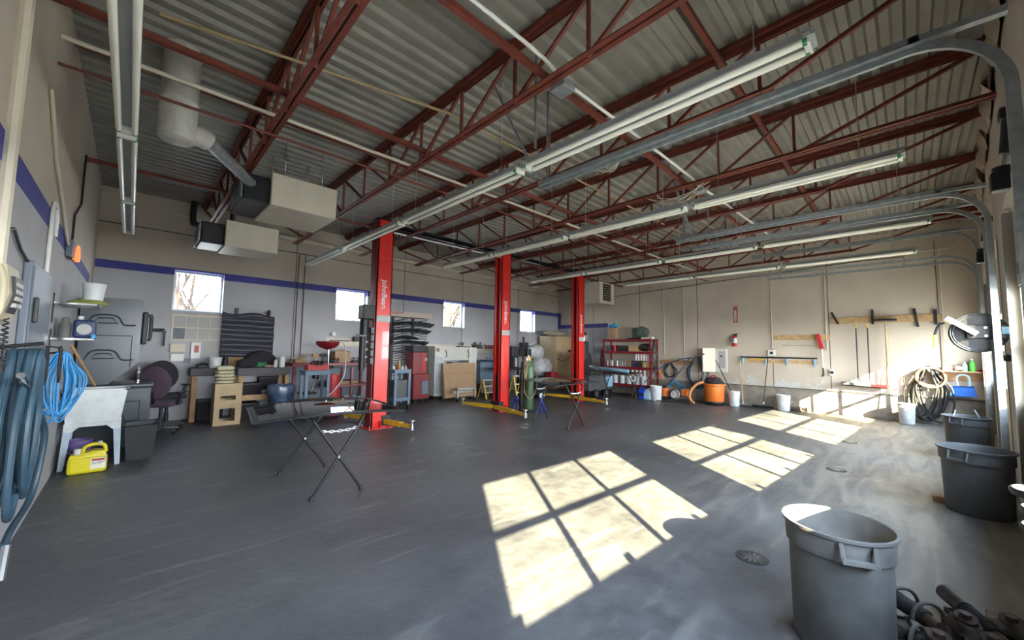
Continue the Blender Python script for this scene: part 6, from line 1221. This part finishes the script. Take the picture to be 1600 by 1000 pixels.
# used shock absorbers and parts in the corner
def shock(a, b, lab, r=.045, rings=2):
    a, b = V(a), V(b); t = T('shock_absorber', lab, 'car part', ((a.x+b.x)/2, (a.y+b.y)/2, 0), 'scrap suspension parts'); d = (b-a).normalized(); u, v = frame(d); L = (b-a).length
    MB().cyl(a, a+d*L*.35, r*1.25, r*1.15, n=16).build('strut_tube', _M['greasy'], t)
    bl = MB(); 
    for k in range(12): q = a+d*(L*.35+L*.45*k/12); bl.cyl(q, q+d*L*.02, r*.95, r*1.1, n=14).cyl(q+d*L*.02, q+d*L*.0375, r*1.1, r*.95, n=14)
    bl.build('rubber_boot', _M['dark_rubber'], t); MB().cyl(a+d*L*.8, b, r*.75, r*.7, n=14).build('rod_mount', _M['rusty'], t)
    for k in range(rings):
        c_ = a+d*L*(.42+.38*k); MB().tube([c_+(u*math.cos(2*PI*i/28)+v*math.sin(2*PI*i/28))*r*2.1+d*(.04*i/28-.02) for i in range(29)], .011, 8).build('spring_coil', M('spring_dusty', (.10, .095, .09), .6), t)
    return t
shock((3.80, .22, .10), (3.47, -.06, .12), 'old strut with two loose spring coils beside the foreground trash can')
shock((4.06, -.10, .10), (3.60, -.33, .08), 'greasy shock absorber lying at the right end of the scrap heap', .04, 0)
shock((3.42, .16, .05), (3.30, -.10, .05), 'short dark strut at the foot of the foreground trash can', .04, 1)
for k, (c_, r, lab) in enumerate((((3.52, -.26, .07), .10, 'round greasy wheel hub in the middle of the scrap heap'), ((3.72, -.17, .06), .09, 'lumpy black car part behind the wheel hub'), ((3.38, -.05, .05), .09, 'dusty torn boot at the left of the scrap heap'), ((3.88, -.36, .06), .11, 'black control arm at the picture edge'))):
    t = T('scrap_part', lab, 'car part', (c_[0], c_[1], 0), 'scrap suspension parts'); MB().ball(c_, r, squash=(1.3, 1, .62), lump=.22, seed=k+30).build('casting', _M['greasy'], t)
    MB().cyl((c_[0], c_[1], c_[2]+.02), (c_[0]-.02, c_[1]+.0, c_[2]+.075), .055, .05, n=24).cyl((c_[0]-.02, c_[1], c_[2]+.07), (c_[0]-.02, c_[1], c_[2]+.095), .025, n=14).build('hub_face', _M['rusty'], t); MB().bar((c_[0], c_[1], c_[2]+.02), (c_[0]+.22, c_[1]+.06, c_[2]-.02), .05, .03).build('arm', _M['greasy'], t)
# brake discs hung on the near door pillar
for k, z in enumerate((1.02, .94, .86, .66, .55)):
    t = T('brake_disc', ['topmost silver disc at the right picture edge', 'second silver disc from the top at the right edge', 'third silver disc from the top at the right edge', 'fourth silver disc from the top at the right edge', 'lowest silver disc at the right edge'][k], 'brake disc', (3.18, -.47, z), 'silver discs on the near door pillar'); c_ = V((3.20-.02*k, -.44-.015*(k % 2)-.01*k, z))
    MB().lathe([(.05, 0), (.115, .0), (.12, .012), (.12, .028), (.112, .034)], c_, 30).build('rim', _M['black_metal'], t); MB().lathe([(.112, .034), (.06, .036), (.055, .050), (.0, .052)], c_, 30).build('polished_face', _M['chrome'], t)
# ------------------------------------------------------------ hose reel by the third door
rc = V((6.9, -.56, 1.97)); t = T('hose_reel', 'big black hose reel with silver guide arm on the door pillar', 'hose reel', rc)
def yzring(c, r, k, x): return [V((x, c.y+r*math.cos(2*PI*i/k), c.z+r*math.sin(2*PI*i/k))) for i in range(k)]
def disc(x0, x1, r0, r1, n_=44):
    mb = MB(); a, b, c_, d_ = yzring(rc, r1, n_, x0), yzring(rc, r1, n_, x1), yzring(rc, r0, n_, x1), yzring(rc, r0, n_, x0); vs = a+b+c_+d_
    return mb.add(vs, [(q*n_+i, q*n_+(i+1) % n_, ((q+1) % 4)*n_+(i+1) % n_, ((q+1) % 4)*n_+i) for q in range(4) for i in range(n_)], True)
disc(6.80, 6.815, .02, .225).build('side_plate', _M['black_metal'], t); disc(6.97, 6.985, .02, .225).build('side_plate', _M['black_metal'], t)
for r_, xx in ((.225, 6.80), (.205, 6.80), (.225, 6.985)): MB().tube(yzring(rc, r_, 44, xx), .008, 8, closed=True).build('rolled_edge', M('reel_edge', (.08, .085, .09), .25, .6), t)
for k in range(5): MB().tube(yzring(rc, .165+.004*(k % 2), 40, 6.83+k*.032), .015, 8, closed=True).build('wound_hose', _M['dark_rubber'], t)
MB().box((6.76, rc.y-.30, rc.z-.07), (6.79, rc.y+.10, rc.z+.09), .01).box((6.76, rc.y-.32, rc.z-.16), (6.98, rc.y-.25, rc.z+.17), .01).build('pedestal', _M['black_metal'], t)
for a, b in ((.02, .01), (-.05, .055), (-.05, -.04), (-.14, .06), (-.14, -.05)): MB().cyl((6.75, rc.y+a, rc.z+b), (6.76, rc.y+a, rc.z+b), .014, n=10).build('bolt', _M['chrome'], t)
MB().bar((6.74, rc.y+.02, rc.z-.02), (6.74, rc.y+.25, rc.z+.18), .05, .10, up=(1, 0, 0)).bar((6.95, rc.y+.02, rc.z-.02), (6.95, rc.y+.25, rc.z+.18), .03, .10, up=(1, 0, 0)).build('guide_arm', M('arm_alu', (.62, .62, .58), .35, .5), t)
MB().box((6.74, rc.y-.24, rc.z-.02), (6.75, rc.y-.17, rc.z+.06)).build('label', _M['light_blue'], t)
hs = [V((6.85, rc.y+.26, rc.z+.13)), V((6.85, rc.y+.31, rc.z+.10)), V((6.85, rc.y+.35, rc.z-.02)), V((6.85, rc.y+.36, rc.z-.18))]; MB().tube(hs, .013, 8, sub=5).build('hose_end', _M['dark_rubber'], t); MB().tube([hs[2], hs[3]], .016, 8).build('yellow_sleeve', _M['yellow'], t)
MB().bar((6.85, rc.y+.36, rc.z-.18), (6.85, rc.y+.37, rc.z-.26), .03).bar((6.85, rc.y+.40, rc.z-.24), (6.85, rc.y+.35, rc.z-.28), .02).build('nozzle', _M['bare_steel'], t)
MB().box((6.80, rc.y-.33, rc.z-.10), (6.95, Dy(6.9)+.0, rc.z+.12)).build('wall_mount', _M['black_metal'], t)
MB().tube([(6.9, rc.y-.22, rc.z-.25), (6.9, rc.y-.14, rc.z-.38), (6.9, rc.y-.12, rc.z-.55), (6.9, rc.y-.18, rc.z-.62)], .014, 8, sub=5).build('supply_hose', _M['cord_blue'], t)
MB().prism([(6.88, rc.y-.13, rc.z-.33), (6.88, rc.y-.25, rc.z-.33), (6.88, rc.y-.23, rc.z-.26), (6.88, rc.y-.15, rc.z-.26)], (.06, 0, 0)).build('regulator', _M['black_plastic'], t)
t.location = rc+V((.33, -.02, .01))
# bumper springs above the doors
for k, (c0, c1, c2, c3) in enumerate((((4.600, -0.649, 3.477), (4.600, -0.619, 3.223), (4.600, -0.598, 3.102), (4.600, -0.584, 2.940)), ((8.200, -0.860, 3.501), (8.200, -0.826, 3.261), (8.200, -0.810, 3.141), (8.200, -0.796, 2.968)))):
    c0, c1, c2, c3 = [V(q)+V((0, .05, 0)) for q in (c0, c1, c2, c3)]; t = T('bumper_spring', ['black bumper cylinder with steel rod at the top right edge', 'smaller black bumper cylinder above the hose reel pillar'][k], 'bumper', c3); r = (.040, .040)[k]
    MB().cyl(c1, c0, r*.85, r, n=18).build('cylinder', _M['black_plastic'], t); MB().cyl(c2, c1, r*.35, n=12).build('rod', _M['bare_steel'], t); MB().box(c0+V((-.055, -.05, 0)), c0+V((.055, .05, .09)), .01).build('bracket', _M['black_metal'], t)
    MB().cyl(c2+V((0, 0, -.03)), c2+V((0, 0, .02)), r*1.3, n=18).box(V((c3.x-.05, c3.y-.045, c3.z)), V((c3.x+.05, c3.y+.05, c2.z-.02)), .012).build('housing', _M['black_metal'], t)
# bare trees outside the window wall
def bare_tree(x, y, h, seed, lab):
    R = random.Random(seed); t = T('bare_tree', lab, 'tree', (x, y, -.22), 'bare trees outside'); mb = MB()
    def br(p, d, l, r, n_):
        q = p+d*l; mb.cyl(p, q, r, r*.7, n=6, cap=False)
        if n_ > 0:
            for k in range(3 if n_ > 2 else 2): nd = (d+V((R.uniform(-.7, .7), R.uniform(-.4, .4), R.uniform(-.3, .5)))).normalized(); br(p+(q-p)*R.uniform(.55, 1), nd, l*R.uniform(.55, .85), r*.62, n_-1)
    br(V((x, y, -.22)), V((R.uniform(-.1, .1), 0, 1)).normalized(), h*.35, .13, 6); mb.build('branches', M('bark', (.035, .022, .014), .9), t)
for k, (x, y) in enumerate(((1.0, 15.2), (2.3, 18.6), (6.3, 16.), (11.5, 17), (17.5, 17.5))): bare_tree(x, y, 7, k+3, ['bare tree outside the leftmost window', 'second bare tree outside the leftmost window, farther right', 'bare tree outside the second window', 'bare tree outside the third window', 'bare tree outside the rightmost window'][k])
